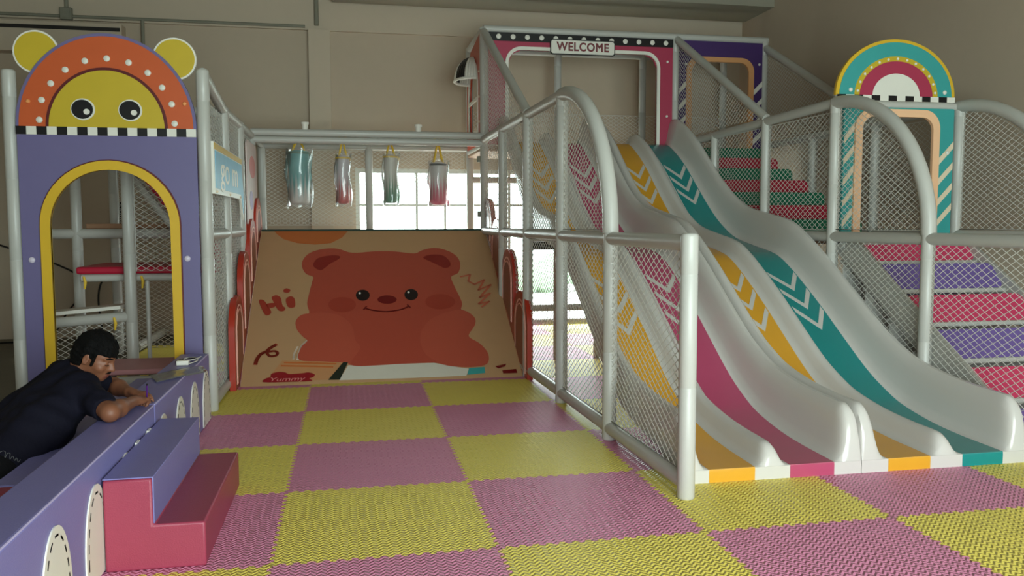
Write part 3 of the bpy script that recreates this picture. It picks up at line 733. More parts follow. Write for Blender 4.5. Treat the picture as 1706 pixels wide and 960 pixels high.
MB().prism(ell(5.75, 1.72, .14, .10), (LX+.06, 0, 0), AY, AZ, .003).build('lilac_print', mat('lilac print', (170, 150, 190), .5), t)

# ================================================================== hanging beam frame at the back and its bags
t = thing('hanging_frame', (.64, 6.4, 0), 'white pipe frame with twin crossbeams over the back landing', 'frame')
rail(t, [(LX, 6.4, 2.515), (1.96, 6.4, 2.515)], .042, 'crossbeam'); rail(t, [(LX, 6.4, 2.43), (1.96, 6.4, 2.43)], .040, 'crossbeam')
rail(t, [(LX, 7.58, 2.47), (1.96, 7.58, 2.47)], .042, 'crossbeam')
rail(t, [(LX, 6.4, 2.47), (LX, 7.58, 2.47)], .040); rail(t, [(LX, 6.98, 2.50), (1.96, 6.98, 2.50)], .030, 'bag_rail')
for x in (LX, .643): post(t, x, 7.58, 0, 2.5)
for x in (-.11, 1.196): MB().lathe([(.035, 0), (.035, .06), (.045, .06), (.045, .085), (.02, .09)], (x, 6.4, 2.55), 12).build('bracket', white, t)
for a, b in ((LX, .643), (.643, 1.96)): net_y(t, 7.58, rect(a, b, 1.40, 2.46))
MB().box((-.68, 6.42, 1.30), (1.95, 7.55, 1.365)).build('landing_deck', deck_m, t, bevel=.006)

def gradient(name, top, bot, z0, z1):
    m = mat(name, top, .35, .1, 60, 0.0, spec=.5); tt = m.node_tree; b = tt.nodes['Principled BSDF']
    tcn = tt.nodes.new('ShaderNodeTexCoord'); s_ = tt.nodes.new('ShaderNodeSeparateXYZ'); tt.links.new(tcn.outputs['Object'], s_.inputs[0])
    at = tt.nodes.new('ShaderNodeMath'); at.operation = 'ARCTAN2'; tt.links.new(s_.outputs['Y'], at.inputs[0]); tt.links.new(s_.outputs['X'], at.inputs[1])
    sn = tt.nodes.new('ShaderNodeMath'); sn.operation = 'MULTIPLY'; sn.inputs[1].default_value = 14/pi; tt.links.new(at.outputs[0], sn.inputs[0])
    pp = tt.nodes.new('ShaderNodeMath'); pp.operation = 'PINGPONG'; pp.inputs[1].default_value = 1.0; tt.links.new(sn.outputs[0], pp.inputs[0])
    am = tt.nodes.new('ShaderNodeMath'); am.operation = 'MULTIPLY'; am.inputs[1].default_value = .20; tt.links.new(pp.outputs[0], am.inputs[0])
    ad = tt.nodes.new('ShaderNodeMath'); ad.operation = 'ADD'; tt.links.new(s_.outputs['Z'], ad.inputs[0]); tt.links.new(am.outputs[0], ad.inputs[1])
    mr = tt.nodes.new('ShaderNodeMapRange'); mr.inputs['From Min'].default_value = z0; mr.inputs['From Max'].default_value = z1; tt.links.new(ad.outputs[0], mr.inputs['Value'])
    mx = tt.nodes.new('ShaderNodeMix'); mx.data_type = 'RGBA'; mx.inputs[6].default_value = lin(bot); mx.inputs[7].default_value = lin(top)
    tt.links.new(mr.outputs[0], mx.inputs[0]); tt.links.new(mx.outputs[2], b.inputs['Base Color'])
    return m
bags = [(-.22, .125, 1.70, 2.36, (60, 150, 150), (206, 196, 190), 'turquoise over white punching bag in loose plastic, leftmost hanging bag', 'teal'),
        (.31, .078, 1.71, 2.31, (196, 186, 190), (196, 46, 40), 'white and red narrow punching bag, second from left', 'red'),
        (.893, .083, 1.72, 2.33, (206, 200, 190), (44, 122, 84), 'white and green punching bag, third from left', 'green'),
        (1.49, .105, 1.70, 2.24, (210, 202, 200), (206, 54, 96), 'white and pink punching bag with dark rim, rightmost hanging bag', 'pink')]
for x, r, z0, z1, ct, cb_, lab, nm in bags:
    t = thing('punching_bag', (x, 6.98, z0), lab, 'punching bag', 'hanging punching bags')
    h = z1-z0
    prof = [(r*.55, z0), (r*.9, z0+.015), (r, z0+.05)]+[(r*(1+.015*sin(q*2.2)), z0+.05+(h-.09)*q/8) for q in range(1, 9)]+[(r*.93, z1-.012), (r*.6, z1)]
    MB().lathe(prof, (x, 6.98, 0), 28).build('bag_body', gradient('bag print '+nm, ct, cb_, .22, .42), t, sharp=1.2)
    MB().tube([(x+r*cos(a), 6.98+r*sin(a), z1-.035) for a in [2*pi*i/24 for i in range(24)]], .012, 8, closed=True).build('rim_band', strap_y if nm in ('red', 'green') else (black if nm == 'pink' else mat('bag rim', (70, 120, 100), .5)), t)
    for q in range(4):
        a = pi/4+pi/2*q; MB().tube([(x+r*.9*cos(a), 6.98+r*.9*sin(a), z1-.04), (x+r*.55*cos(a), 6.98+r*.55*sin(a), z1+.06), (x+.012*cos(a), 6.98+.012*sin(a), 2.47)], .011, 6).build('strap', strap_y, t)
    MB().tube(catmull([(x, 6.96, 2.46), (x-.04, 6.98, 2.53), (x, 7.0, 2.545), (x+.04, 6.98, 2.53), (x, 6.96, 2.46)], 5), .014, 6).build('strap_loop', strap_y, t)
    fl = MB(); n = 26; rows_ = []
    rg = random.Random(int(x*100)+50)
    for q in range(9):
        zz = z0-.03+(h+.05)*q/8
        rows_ += [(x+(r*1.12+rg.uniform(0, r*.22))*cos(2*pi*j/n)+(.015*sin(q)), 6.98+(r*1.12+rg.uniform(0, r*.22))*sin(2*pi*j/n), zz+(rg.uniform(-.02, .03) if q == 0 else 0)) for j in range(n)]
    fl.add(rows_, [(q*n+j, q*n+(j+1) % n, (q+1)*n+(j+1) % n, (q+1)*n+j) for q in range(8) for j in range(n)])
    fl.build('plastic_wrap', film, t, sharp=.5)

# ================================================================== bear ramp
RA = Vector((-.62, 4.12, 0)); RD = Vector((0, 2.23, 1.385)); RL = RD.length; RD.normalize(); RN = Vector((0, -RD.z, RD.y))
t = thing('climbing_ramp', (.685, 4.12, 0), 'wide sloping ramp printed with a smiling pink bear between red boards', 'ramp')
brd = MB().prism([(0, .0), (2.61, .0), (2.61, RL), (0, RL)], RA-RN*.05, (1, 0, 0), RD, .05).build('ramp_board', mat('beige printed sheet', (186, 146, 106), .36, .03, 20, .04), t)
MB().tube([RA+RD*RL+RN*.004, RA+RD*RL+RN*.004+Vector((2.61, 0, 0))], .012, 8).build('top_edge', mat('dark green edge', (40, 60, 52), .4), t)
M={
'body':[(1.019,2.152),(1.265,2.177),(1.491,2.174),(1.715,2.129),(1.811,2.194),(1.954,2.242),(2.088,2.19),(2.191,2.073),(2.219,1.91),(2.175,1.734),(2.089,1.659),(2.103,1.49),(2.137,1.306),(2.153,1.164),(2.13,1.061),(2.208,1.006),(2.258,0.903),(2.236,0.788),(2.164,0.661),(2.166,0.598),(2.255,0.5),(2.314,0.344),(2.282,0.196),(2.15,0.159),(1.995,0.167),(1.864,0.203),(1.77,0.237),(1.464,0.238),(1.086,0.224),(0.975,0.249),(0.938,0.28),(0.716,0.311),(0.503,0.345),(0.515,0.52),(0.569,0.622),(0.529,0.685),(0.468,0.796),(0.449,0.924),(0.489,1.02),(0.576,1.056),(0.552,1.217),(0.567,1.39),(0.593,1.603),(0.601,1.695),(0.526,1.753),(0.48,1.886),(0.486,2.022),(0.558,2.159),(0.71,2.238),(0.865,2.236)],
'earL':[(0.596,1.922),(0.636,2.039),(0.712,2.085),(0.821,2.107),(0.882,2.082),(0.875,2.034),(0.778,1.938),(0.725,1.862),(0.683,1.817),(0.63,1.845)],
'earR':[(1.81,2.038),(1.895,2.098),(2.031,2.084),(2.1,1.973),(2.101,1.873),(2.039,1.827),(1.977,1.875),(1.883,1.965)],
'armR':[(2.13,1.061),(2.208,1.006),(2.258,0.903),(2.236,0.788),(2.164,0.661),(2.166,0.598),(2.255,0.5),(2.314,0.344),(2.282,0.196),(2.15,0.159),(1.995,0.167),(1.864,0.203),(1.756,0.297),(1.688,0.404),(1.663,0.589),(1.695,0.745),(1.79,0.904),(1.923,1.0),(2.033,1.047)],
'armL':[(0.576,1.056),(0.744,1.06),(0.904,0.988),(1.001,0.822),(1.028,0.617),(1.073,0.493),(0.995,0.32),(0.975,0.249),(0.938,0.28),(0.716,0.311),(0.503,0.345),(0.515,0.52),(0.569,0.622),(0.529,0.685),(0.468,0.796),(0.449,0.924),(0.489,1.02)],
'blob':[(0.141,2.637),(0.976,2.612),(0.911,2.474),(0.784,2.357),(0.609,2.328),(0.41,2.361),(0.257,2.445),(0.177,2.552)],
'hi1':[(0.07,1.281),(0.114,1.289),(0.151,1.221),(0.203,1.098),(0.19,1.043),(0.152,1.039),(0.113,1.129)],
'hi2':[(0.149,1.222),(0.228,1.234),(0.234,1.171),(0.172,1.155)],
'hi3':[(0.194,1.335),(0.237,1.367),(0.285,1.323),(0.308,1.197),(0.338,1.149),(0.329,1.103),(0.28,1.104),(0.242,1.181),(0.216,1.257)],
'hi4':[(0.337,1.292),(0.38,1.345),(0.421,1.309),(0.436,1.193),(0.416,1.152),(0.365,1.167)],
'hi5':[(0.303,1.449),(0.333,1.488),(0.375,1.457),(0.36,1.412),(0.32,1.415)],
'sq':[(0.111,0.299),(0.12,0.365),(0.147,0.435),(0.2,0.478),(0.229,0.522),(0.28,0.571)],
'sq2':[(0.21,0.494),(0.208,0.444),(0.24,0.405),(0.289,0.414),(0.3,0.45),(0.271,0.477),(0.208,0.466)],
'zig':[(2.193,1.652),(2.302,1.69),(2.268,1.567),(2.328,1.504),(2.449,1.587),(2.359,1.398),(2.508,1.493),(2.355,1.265),(2.476,1.335),(2.329,1.151),(2.446,1.19),(2.354,1.099)],
'book':[(0.349,0.342),(0.92,0.296),(0.772,0.055),(0.619,0.053),(0.578,0.04),(0.208,0.05),(0.262,0.162)],
'bl1':[(0.372,0.313),(0.841,0.273)],
'bl2':[(0.346,0.271),(0.813,0.228)],
'pencil':[(0.913,0.286),(0.956,0.278),(0.88,0.042),(0.775,0.044)],
'paper':[(0.956,0.242),(1.464,0.238),(1.77,0.237),(1.864,0.203),(1.995,0.162),(2.098,0.133),(2.057,0.036),(1.451,0.035),(0.873,0.04)],
'teal':[(2.098,0.139),(2.25,0.145),(2.243,0.059),(2.067,0.043)],
'br1':[(2.354,0.149),(2.468,0.181),(2.452,0.144),(2.379,0.118)],
'br2':[(2.413,0.088),(2.553,0.1),(2.553,0.043),(2.416,0.044)],
'yum':[(0.205,0.042),(0.215,0.091),(0.258,0.11),(0.263,0.152),(0.323,0.175),(0.386,0.166),(0.422,0.143),(0.54,0.147),(0.595,0.155),(0.652,0.125),(0.639,0.089),(0.604,0.07),(0.626,0.037),(0.44,0.035)],
'w1':[(0.49,0.351),(0.498,0.446),(0.519,0.548),(0.571,0.634)],
'w2':[(0.451,0.359),(0.455,0.437),(0.483,0.538)],
'yt':[(0.268,0.057),(0.591,0.07)],
'eyeL':[(1.191,1.342),(1.186,1.312),(1.175,1.285),(1.159,1.264),(1.138,1.251),(1.116,1.247),(1.094,1.252),(1.074,1.267),(1.058,1.289),(1.049,1.316),(1.046,1.347),(1.05,1.377),(1.061,1.405),(1.077,1.426),(1.098,1.44),(1.121,1.444),(1.143,1.439),(1.163,1.424),(1.179,1.401),(1.188,1.373)],
'eyeR':[(1.698,1.338),(1.692,1.307),(1.68,1.28),(1.662,1.258),(1.641,1.245),(1.619,1.241),(1.597,1.247),(1.578,1.261),(1.564,1.283),(1.556,1.311),(1.554,1.342),(1.56,1.373),(1.572,1.401),(1.589,1.422),(1.61,1.436),(1.633,1.441),(1.655,1.435),(1.674,1.42),(1.689,1.397),(1.697,1.369)],
'glL':[(1.1,1.381),(1.098,1.37),(1.091,1.364),(1.084,1.364),(1.078,1.371),(1.075,1.381),(1.078,1.392),(1.084,1.398),(1.092,1.398),(1.098,1.391)],
'glR':[(1.614,1.38),(1.611,1.369),(1.604,1.363),(1.596,1.363),(1.59,1.37),(1.588,1.38),(1.591,1.391),(1.598,1.397),(1.606,1.397),(1.612,1.39)],
'nose':[(1.469,1.256),(1.463,1.234),(1.448,1.214),(1.425,1.199),(1.396,1.189),(1.366,1.187),(1.335,1.191),(1.308,1.202),(1.287,1.219),(1.273,1.24),(1.269,1.263),(1.275,1.285),(1.29,1.305),(1.313,1.321),(1.341,1.331),(1.372,1.333),(1.403,1.329),(1.431,1.317),(1.452,1.3),(1.465,1.279)],
'ckL':[(1.047,1.184),(1.039,1.144),(1.019,1.109),(0.987,1.082),(0.948,1.065),(0.904,1.06),(0.861,1.068),(0.822,1.088),(0.791,1.117),(0.77,1.153),(0.763,1.193),(0.77,1.233),(0.79,1.269),(0.821,1.297),(0.861,1.315),(0.905,1.32),(0.95,1.312),(0.99,1.292),(1.021,1.261),(1.041,1.224)],
'ckR':[(2.082,1.201),(2.07,1.161),(2.043,1.125),(2.005,1.097),(1.959,1.08),(1.91,1.075),(1.862,1.083),(1.82,1.103),(1.788,1.133),(1.769,1.171),(1.764,1.212),(1.776,1.253),(1.801,1.289),(1.839,1.318),(1.886,1.336),(1.936,1.341),(1.985,1.333),(2.028,1.312),(2.06,1.281),(2.079,1.243)],
'mouth':[(1.135,1.116),(1.228,1.076),(1.359,1.054),(1.494,1.08),(1.593,1.138)],
'mk1':[(1.123,1.096),(1.152,1.146)],
'mk2':[(1.574,1.162),(1.6,1.113)],
}
LAYER = [0]
def printed(name, polys, m, lab=None):
    """flat printed shape lying on the ramp board"""
    LAYER[0] += 1; mb = MB(); off = .0005+LAYER[0]*.00035
    for p in polys: mb.prism(p, RA+RN*off, (1, 0, 0), RD, .0003)
    o = mb.build(name, m, brd)
    if lab: o['label'] = lab
    return o
def smooth2(p, n=4):
    q = [Vector((a, b, 0)) for a, b in p]; N = len(q); out = []
    for i in range(N):
        a, b, c, d = q[i-1], q[i], q[(i+1) % N], q[(i+2) % N]
        for k in range(n):
            u = k/n; v = .5*((2*b)+(c-a)*u+(2*a-5*b+4*c-d)*u*u+(3*b-a-3*c+d)*u**3); out.append((v.x, max(.002, v.y)))
    return out
def openc(p, n=6): return [(v.x, v.y) for v in catmull([(a, b, 0) for a, b in p], n)]
def clampv(p): return [(min(2.605, max(.004, a)), min(RL-.002, max(.003, b))) for a, b in p]
c_bear = mat('bear salmon', (172, 72, 54), .38, .03, 20, .03); c_bear2 = mat('bear salmon light', (180, 80, 60), .38, .03, 20, .03)
c_blush = mat('bear blush', (160, 58, 42), .38, 0, 20, .03); c_ear = mat('bear inner ear', (136, 32, 26), .38); c_red = mat('print red', (160, 56, 40), .38)
c_dk = mat('print dark', (26, 14, 16), .3); c_nose = mat('bear nose', (112, 16, 18), .3); c_or = mat('print orange', (190, 104, 52), .38)
printed('orange_shape', [clampv(M['blob'])], c_or)
printed('white_lines', stroke(openc(M['w1']), .022)+stroke(openc(M['w2']), .018), mat('print white', (226, 206, 186), .4))
printed('book', [clampv(M['book'])], mat('print tan', (190, 136, 92), .38))
printed('book_lines', stroke(M['bl1'], .022)+stroke(M['bl2'], .022), c_or)
printed('paper', [clampv(M['paper'])], mat('print paper', (206, 200, 186), .38))
printed('bear_body', [smooth2(M['body'])], c_bear, 'salmon pink bear printed on the ramp')
printed('bear_arm', [smooth2(M['armR'])], c_bear2); printed('bear_arm', [smooth2(M['armL'])], c_bear2)
printed('bear_ear', [smooth2(M['earL'])], c_ear); printed('bear_ear', [smooth2(M['earR'])], c_ear)
printed('cheek', [M['ckL']], c_blush); printed('cheek', [M['ckR']], c_blush)
printed('eye', [M['eyeL']], c_dk); printed('eye', [M['eyeR']], c_dk)
printed('eye_highlight', [M['glL']], white); printed('eye_highlight', [M['glR']], white); printed('nose', [M['nose']], c_nose)
printed('mouth', stroke(openc(M['mouth']), .02)+stroke(M['mk1'], .018)+stroke(M['mk2'], .018), c_nose)
printed('lettering', [smooth2(M[k]) for k in ('hi1', 'hi2', 'hi3', 'hi4', 'hi5')], c_red, 'word Hi in rounded red letters')
printed('squiggle', stroke(openc(M['sq']), .036)+stroke(openc(M['sq2']), .028), c_red); printed('zigzag', stroke(M['zig'], .024), mat('print light red', (196, 104, 76), .4))
printed('pencil', [clampv(M['pencil'])], mat('print dark green', (34, 40, 30), .4)); printed('teal_patch', [clampv(M['teal'])], teal)
printed('brown_mark', [clampv(M['br1']), clampv(M['br2'])], c_nose); printed('yummy_cloud', [clampv(smooth2(M['yum']))], mat('print crimson', (142, 24, 32), .38))
LAYER[0] += 1
pp = RA+RN*(.0012+LAYER[0]*.00035)+Vector((.40, 0, 0))+RD*.072
text_obj('lettering', 'Yummy', .075, pp, (1, 0, 0), RD, mat('print pink letters', (206, 130, 124), .4), brd, .0003, .0, .25, width=.31)
LC = [4.27, 4.94, 5.60, 6.23]; LZ = [.82, 1.20, 1.52, 1.76]
def lobes(inset, drop, lo):
    """scalloped outline climbing along y: four arches, each taller than the last"""
    pts = []
    for i in range(4):
        c = LC[i]; hw = .335-inset; zt = LZ[i]-drop
        z0 = zt-hw*1.0
        pts += [(c-hw*cos(pi*k/14), z0+hw*1.0*sin(pi*k/14)) for k in range(15)]
    return pts
for xb, face in ((-.685, 1), (1.985, -1)):
    bd = lobes(0, 0, 0); pol = [(bd[0][0], 0.0)]+bd+[(bd[-1][0], 1.0), (4.35, 0.0)]
    b = MB().prism(pol, (xb, 0, 0), AY, AZ, .055).build('side_board', red_board, t, bevel=.008)
    xf = xb+.055 if face == 1 else xb-.004
    for i in range(4):
        c = LC[i]; zt = LZ[i]; zf = max(0.03, (c-4.12)*.621-.05)
        def arch(hw, top): return [(c-hw, zf), (c+hw, zf+.2)]+[(c+hw*cos(pi*k/16), top-hw+hw*sin(pi*k/16)) for k in range(17)]
        MB().prism(band(arch(.255, zt-.08), arch(.238, zt-.097)), (xf, 0, 0), AY, AZ, .004).build('arch_line', blush, b)
        MB().prism(arch(.20, zt-.135), (xf, 0, 0), AY, AZ, .0035).build('inner_arch', red_dark, b)
        MB().prism(band(arch(.212, zt-.123), arch(.198, zt-.137)), (xf, 0, 0), AY, AZ, .0045).build('arch_line', blush, b)

# ================================================================== purple barrier, foam steps, inner ledge
BX0, BX1 = -.885, -.682
def petals(t, ys):
    for yc in ys:
        out = [(yc+.155, .012)]+[(yc+.155*cos(a), .12+.285*sin(a)) for a in [pi*k/24 for k in range(25)]]+[(yc-.155, .012)]
        p = MB().prism(out, (BX1, 0, 0), AY, AZ, .006).build('petal', white, t); st_ = MB()
        inn = [(yc+.125, .03)]+[(yc+.125*cos(a), .12+.25*sin(a)) for a in [pi*k/40 for k in range(41)]]+[(yc-.125, .03)]
        L = 0; seg = []
        for a, b in zip(inn, inn[1:]):
            n = 6
            for q in range(n):
                u0 = (a[0]+(b[0]-a[0])*q/n, a[1]+(b[1]-a[1])*q/n); u1 = (a[0]+(b[0]-a[0])*(q+1)/n, a[1]+(b[1]-a[1])*(q+1)/n)
                d = math.dist(u0, u1)
                if (L % .062) < .03: seg.append((u0, u1))
                L += d
        for a, b in seg:
            for pl in stroke([a, b], .008): st_.prism(pl, (BX1+.006, 0, 0), AY, AZ, .001)
        st_.build('stitches', black, p)
def barrier(y0, y1, ys, lab):
    t = thing('foam_barrier', ((BX0+BX1)/2, (y0+y1)/2, 0), lab, 'foam barrier', 'purple foam barrier')
    MB().box((BX0, y0, 0), (BX1, y1, .5)).build('cover', purple_soft, t, bevel=.012)
    MB().tube([(BX1-.003, y0+.01, .497), (BX1-.003, y1-.01, .497)], .004, 6).build('piping', mat('pale piping', (190, 180, 222), .4), t)
    petals(t, ys)
barrier(-1.4, 1.078, (-.98, -.5, -.02, .46, .90), 'long purple padded barrier, near section behind the pink foam steps')
barrier(1.084, 2.88, (1.27, 1.75, 2.23, 2.70), 'long purple padded barrier, far section reaching the bear gate')
t = thing('foam_steps', (-.475, .6, 0), 'two tier pink and purple foam steps against the purple barrier', 'foam steps')
SXa, SXb, SXc = BX1+.009, -.478, -.268
MB().prism([(SXa, 0), (SXc, 0), (SXc, .196), (SXb, .196), (SXb, .396), (SXa, .396)], (0, 1.165, 0), EX, EZ, 1.115).build('pink_body', pink_soft, t, bevel=.01)
MB().prism([(SXa, .397), (SXb, .397), (SXb, .20), (SXb+.006, .20), (SXb+.006, .403), (SXa, .403)], (0, 1.163, 0), EX, EZ, 1.11).build('purple_cover', purple_soft, t, bevel=.003)
for y in (.62, .86): MB().box((SXa-.004, y, .392), (SXa+.006, y+.06, .41)).build('hook_tab', white, t)
t = tag(MB().box((-1.13, .12, 0), (BX0-.006, 2.6, .38)).build('foam_ledge', purple_soft, bevel=.012), 'purple padded ledge behind the barrier, partly under the person', 'foam ledge')
t = tag(MB().box((-1.13, -1.2, 0), (BX0-.006, .112, .38)).build('foam_ledge', pink_soft, bevel=.012), 'pink padded ledge behind the barrier at the left edge', 'foam ledge')
# things lying on the barrier
t = thing('power_adapter', (-.76, 2.36, .502), 'white power adapter with cable lying on the far end of the barrier', 'adapter')
MB().box((-.81, 2.33, .502), (-.73, 2.385, .535)).build('adapter_body', white, t, bevel=.006)
MB().tube(catmull([(-.73, 2.36, .51), (-.70, 2.5, .508), (-.74, 2.64, .508), (-.8, 2.6, .51), (-.78, 2.5, .508), (-.72, 2.55, .512), (-.705, 2.68, .508)], 8), .004, 6).build('white_cable', white, t)
MB().tube(catmull([(-.80, 2.38, .508), (-.84, 2.5, .507), (-.79, 2.62, .507), (-.72, 2.6, .507), (-.71, 2.45, .507), (-.76, 2.42, .512), (-.83, 2.58, .508)], 8), .005, 6).build('black_cable', black, t)
pts = [(-.90, 1.96), (-.64, 2.3), (-.56, 2.06), (-.80, 1.70)]
fm = MB(); G = 8; vs = []
for a in range(G+1):
    for b in range(G+1):
        u, v = a/G, b/G
        x = (1-u)*((1-v)*pts[0][0]+v*pts[1][0])+u*((1-v)*pts[3][0]+v*pts[2][0]); y = (1-u)*((1-v)*pts[0][1]+v*pts[1][1])+u*((1-v)*pts[3][1]+v*pts[2][1])
        vs.append((x, y, .506+.004*sin(7*u+3*v)**2+(max(0, x+.69)*-.05)))
fm.add(vs, [(a*(G+1)+b, a*(G+1)+b+1, (a+1)*(G+1)+b+1, (a+1)*(G+1)+b) for a in range(G) for b in range(G)])
o = fm.build('plastic_sheet', film); so = o.modifiers.new('thickness', 'SOLIDIFY'); so.thickness = .0015; so.offset = 1
tag(o, 'clear plastic sheet lying across the far barrier section', 'plastic sheet')

# ================================================================== the person leaning over the barrier, writing
def smin(a, b, k):
    h = np.clip(.5+.5*(b-a)/k, 0, 1); return b+(a-b)*h-k*h*(1-h)
class Field:
    """smooth union of rounded limbs on a grid, meshed with surface nets"""
    def __init__(s, lo, hi, h):
        s.lo = np.array(lo); s.h = h; s.n = np.ceil((np.array(hi)-s.lo)/h).astype(int)+1
        s.d = np.full(s.n, 1.0, np.float32)
    def _sub(s, a, b, pad):
        i0 = np.maximum(0, np.floor((np.minimum(a, b)-pad-s.lo)/s.h).astype(int)); i1 = np.minimum(s.n, np.ceil((np.maximum(a, b)+pad-s.lo)/s.h).astype(int)+1)
        sl = tuple(slice(p, q) for p, q in zip(i0, i1))
        g = np.meshgrid(*[s.lo[k]+np.arange(i0[k], i1[k])*s.h for k in range(3)], indexing='ij')
        return sl, np.stack(g, -1)
    def limb(s, a, b, ra, rb, k=.02, sub=False):
        a = np.array(a, float); b = np.array(b, float); sl, P = s._sub(a, b, max(ra, rb)+.06)
        ab = b-a; L = max(ab@ab, 1e-9); t = np.clip(((P-a)@ab)/L, 0, 1)
        d = np.linalg.norm(P-a-t[..., None]*ab, axis=-1)-(ra+(rb-ra)*t)
        s.d[sl] = np.maximum(s.d[sl], -d) if sub else smin(s.d[sl], d, k); return s
    def ell(s, c, R, r, k=.02, sub=False):
        c = np.array(c, float); r = np.array(r, float); m = r.max(); sl, P = s._sub(c, c, m+.05)
        q = (P-c)@np.array(R).T                      # rows of R are the local axes
        k0 = np.linalg.norm(q/r, axis=-1); k1 = np.linalg.norm(q/(r*r), axis=-1); d = np.where(k1 > 1e-6, k0*(k0-1)/np.maximum(k1, 1e-6), -r.min())
        s.d[sl] = (-smin(-s.d[sl], d, k)) if sub else smin(s.d[sl], d, k); return s
    def plane_cut(s, p, n):
        """keep what lies on the side the normal n points to"""
        g = np.meshgrid(*[s.lo[k]+np.arange(s.n[k])*s.h for k in range(3)], indexing='ij')
        d = -((np.stack(g, -1)-np.array(p))@np.array(n)/np.linalg.norm(n)); s.d = np.maximum(s.d, d.astype(np.float32)); return s
    def mesh(s):
        d = s.d; d[0] = d[-1] = 1; d[:, 0] = d[:, -1] = 1; d[:, :, 0] = d[:, :, -1] = 1
        ins = d < 0; c = [ins[i:ins.shape[0]-1+i, j:ins.shape[1]-1+j, k:ins.shape[2]-1+k] for i in (0, 1) for j in (0, 1) for k in (0, 1)]
        cnt = sum(x.astype(np.int8) for x in c); act = (cnt > 0) & (cnt < 8); idx = -np.ones(act.shape, int); ii = np.argwhere(act); idx[act] = np.arange(len(ii))
        V8 = np.stack([d[ii[:, 0]+i, ii[:, 1]+j, ii[:, 2]+k] for i in (0, 1) for j in (0, 1) for k in (0, 1)], 1)
        off = np.array([(i, j, k) for i in (0, 1) for j in (0, 1) for k in (0, 1)], float); acc = np.zeros((len(ii), 3)); w = np.zeros(len(ii))
        for a in range(8):
            for b in range(a+1, 8):
                if np.abs(off[a]-off[b]).sum() != 1: continue
                va, vb = V8[:, a], V8[:, b]; m = (va < 0) != (vb < 0); t = np.where(m, va/np.where(m, va-vb, 1), 0)
                acc[m] += (off[a]+t[:, None]*(off[b]-off[a]))[m]; w[m] += 1
        verts = (ii+acc/np.maximum(w, 1)[:, None])*s.h+s.lo; faces = []
        for ax in range(3):
            sh = [slice(1, -1)]*3; A = [slice(None)]*3
            a = [slice(1, n-1) for n in d.shape]; a[ax] = slice(0, d.shape[ax]-1); b = list(a); b[ax] = slice(1, d.shape[ax])
            e = np.argwhere(ins[tuple(a)] != ins[tuple(b)]); st = np.array([1, 1, 1]); st[ax] = 0; e = e+st
            u, v = [(1, 2), (2, 0), (0, 1)][ax]; eu = np.zeros(3, int); eu[u] = 1; ev = np.zeros(3, int); ev[v] = 1
            q = [idx[tuple((e-x).T)] for x in (eu*0, eu, eu+ev, ev)]; inside = ins[tuple(e.T)]
            q = np.stack(q, 1); q[~inside] = q[~inside][:, ::-1]; faces.append(q)
        return verts, np.concatenate(faces)
    def build(s, name, mats, parent, iters=2):
        v, f = s.mesh(); L = WL[parent.name]; me = bpy.data.meshes.new(name)
        me.from_pydata([tuple(p) for p in (v-np.array(L))], [], [tuple(int(i) for i in q) for q in f])
        for m in (mats if isinstance(mats, list) else [mats]): me.materials.append(m)
        bm = bmesh.new(); bm.from_mesh(me)
        for _ in range(iters): bmesh.ops.smooth_vert(bm, verts=bm.verts, factor=.5, use_axis_x=True, use_axis_y=True, use_axis_z=True)
        bmesh.ops.recalc_face_normals(bm, faces=bm.faces); bm.to_mesh(me); bm.free()
        me.polygons.foreach_set('use_smooth', [True]*len(me.polygons))
        o = bpy.data.objects.new(name, me); COL.objects.link(o); o.parent = parent; WL[o.name] = L
        return o

def unit(v): v = np.array(v, float); return v/np.linalg.norm(v)
man = thing('person', (-1.45, .85, 0), 'person in dark navy shirt and black trousers leaning over the purple barrier, writing', 'person')
# head frame: hf looks along the face, hu to the crown, hs to the camera side
Hc = np.array((-.955, 1.06, .772)); hf = unit((.86, -.20, -.44)); hu = unit(np.array((.44, -.06, .9))-hf*(np.array((.44, -.06, .9))@hf)); hs = np.cross(hf, hu)
if hs[1] > 0: hs = -hs
HR = [hf, hs, hu]
def H(f_, s_, u_): return Hc+hf*f_+hs*s_+hu*u_
neck = np.array((-1.08, 1.07, .655)); shR = np.array((-.995, .915, .62)); shL = np.array((-1.185, 1.24, .635))
elR = np.array((-.800, .685, .55)); wrR = np.array((-.760, .960, .545)); elL = np.array((-.955, 1.36, .56)); wrL = np.array((-.835, 1.20, .548))
hipR = np.array((-1.275, .56, .31)); hipL = np.array((-1.41, .70, .30)); knR = np.array((-1.235, .52, .078)); knL = np.array((-1.33, .95, .078))
anR = np.array((-1.60, .22, .06)); anL = np.array((-1.77, .66, .06)); toR = anR+np.array((-.11, -.09, -.02)); toL = anL+np.array((-.11, -.09, -.02))
def torso(F, e=0.0):
    for a, b in ((shR, hipR), (shL, hipL)):
        m = (a*.55+b*.45); F.limb(a*.90+neck*.10, m, .088+e, .120+e, .05); F.limb(m, b*.9+(hipR+hipL)*.05, .120+e, .128+e, .05)
    c0 = (shR+shL)/2; c1 = (hipR+hipL)/2; F.limb(c0, c1, .11+e, .135+e, .06); F.limb(c0+np.array((0, 0, .015)), c0*.55+c1*.45+np.array((0, 0, .05)), .09+e, .09+e, .06)
    F.limb(shR, neck, .062+e, .064+e, .04); F.limb(shL, neck, .062+e, .064+e, .04)
    for h in (hipR, hipL): F.ell(h, np.eye(3), (.125+e, .125+e, .125+e), .05)
def legs(F, e=0.0):
    for h, k_, a, t_ in ((hipR, knR, anR, toR), (hipL, knL, anL, toL)):
        F.limb(h, k_, .095+e, .062+e, .03); F.limb(k_, a, .060+e, .038+e, .03)
B = Field((-1.98, .0, -.02), (-.62, 1.56, .95), .0058)
torso(B, -.012); legs(B, -.01)
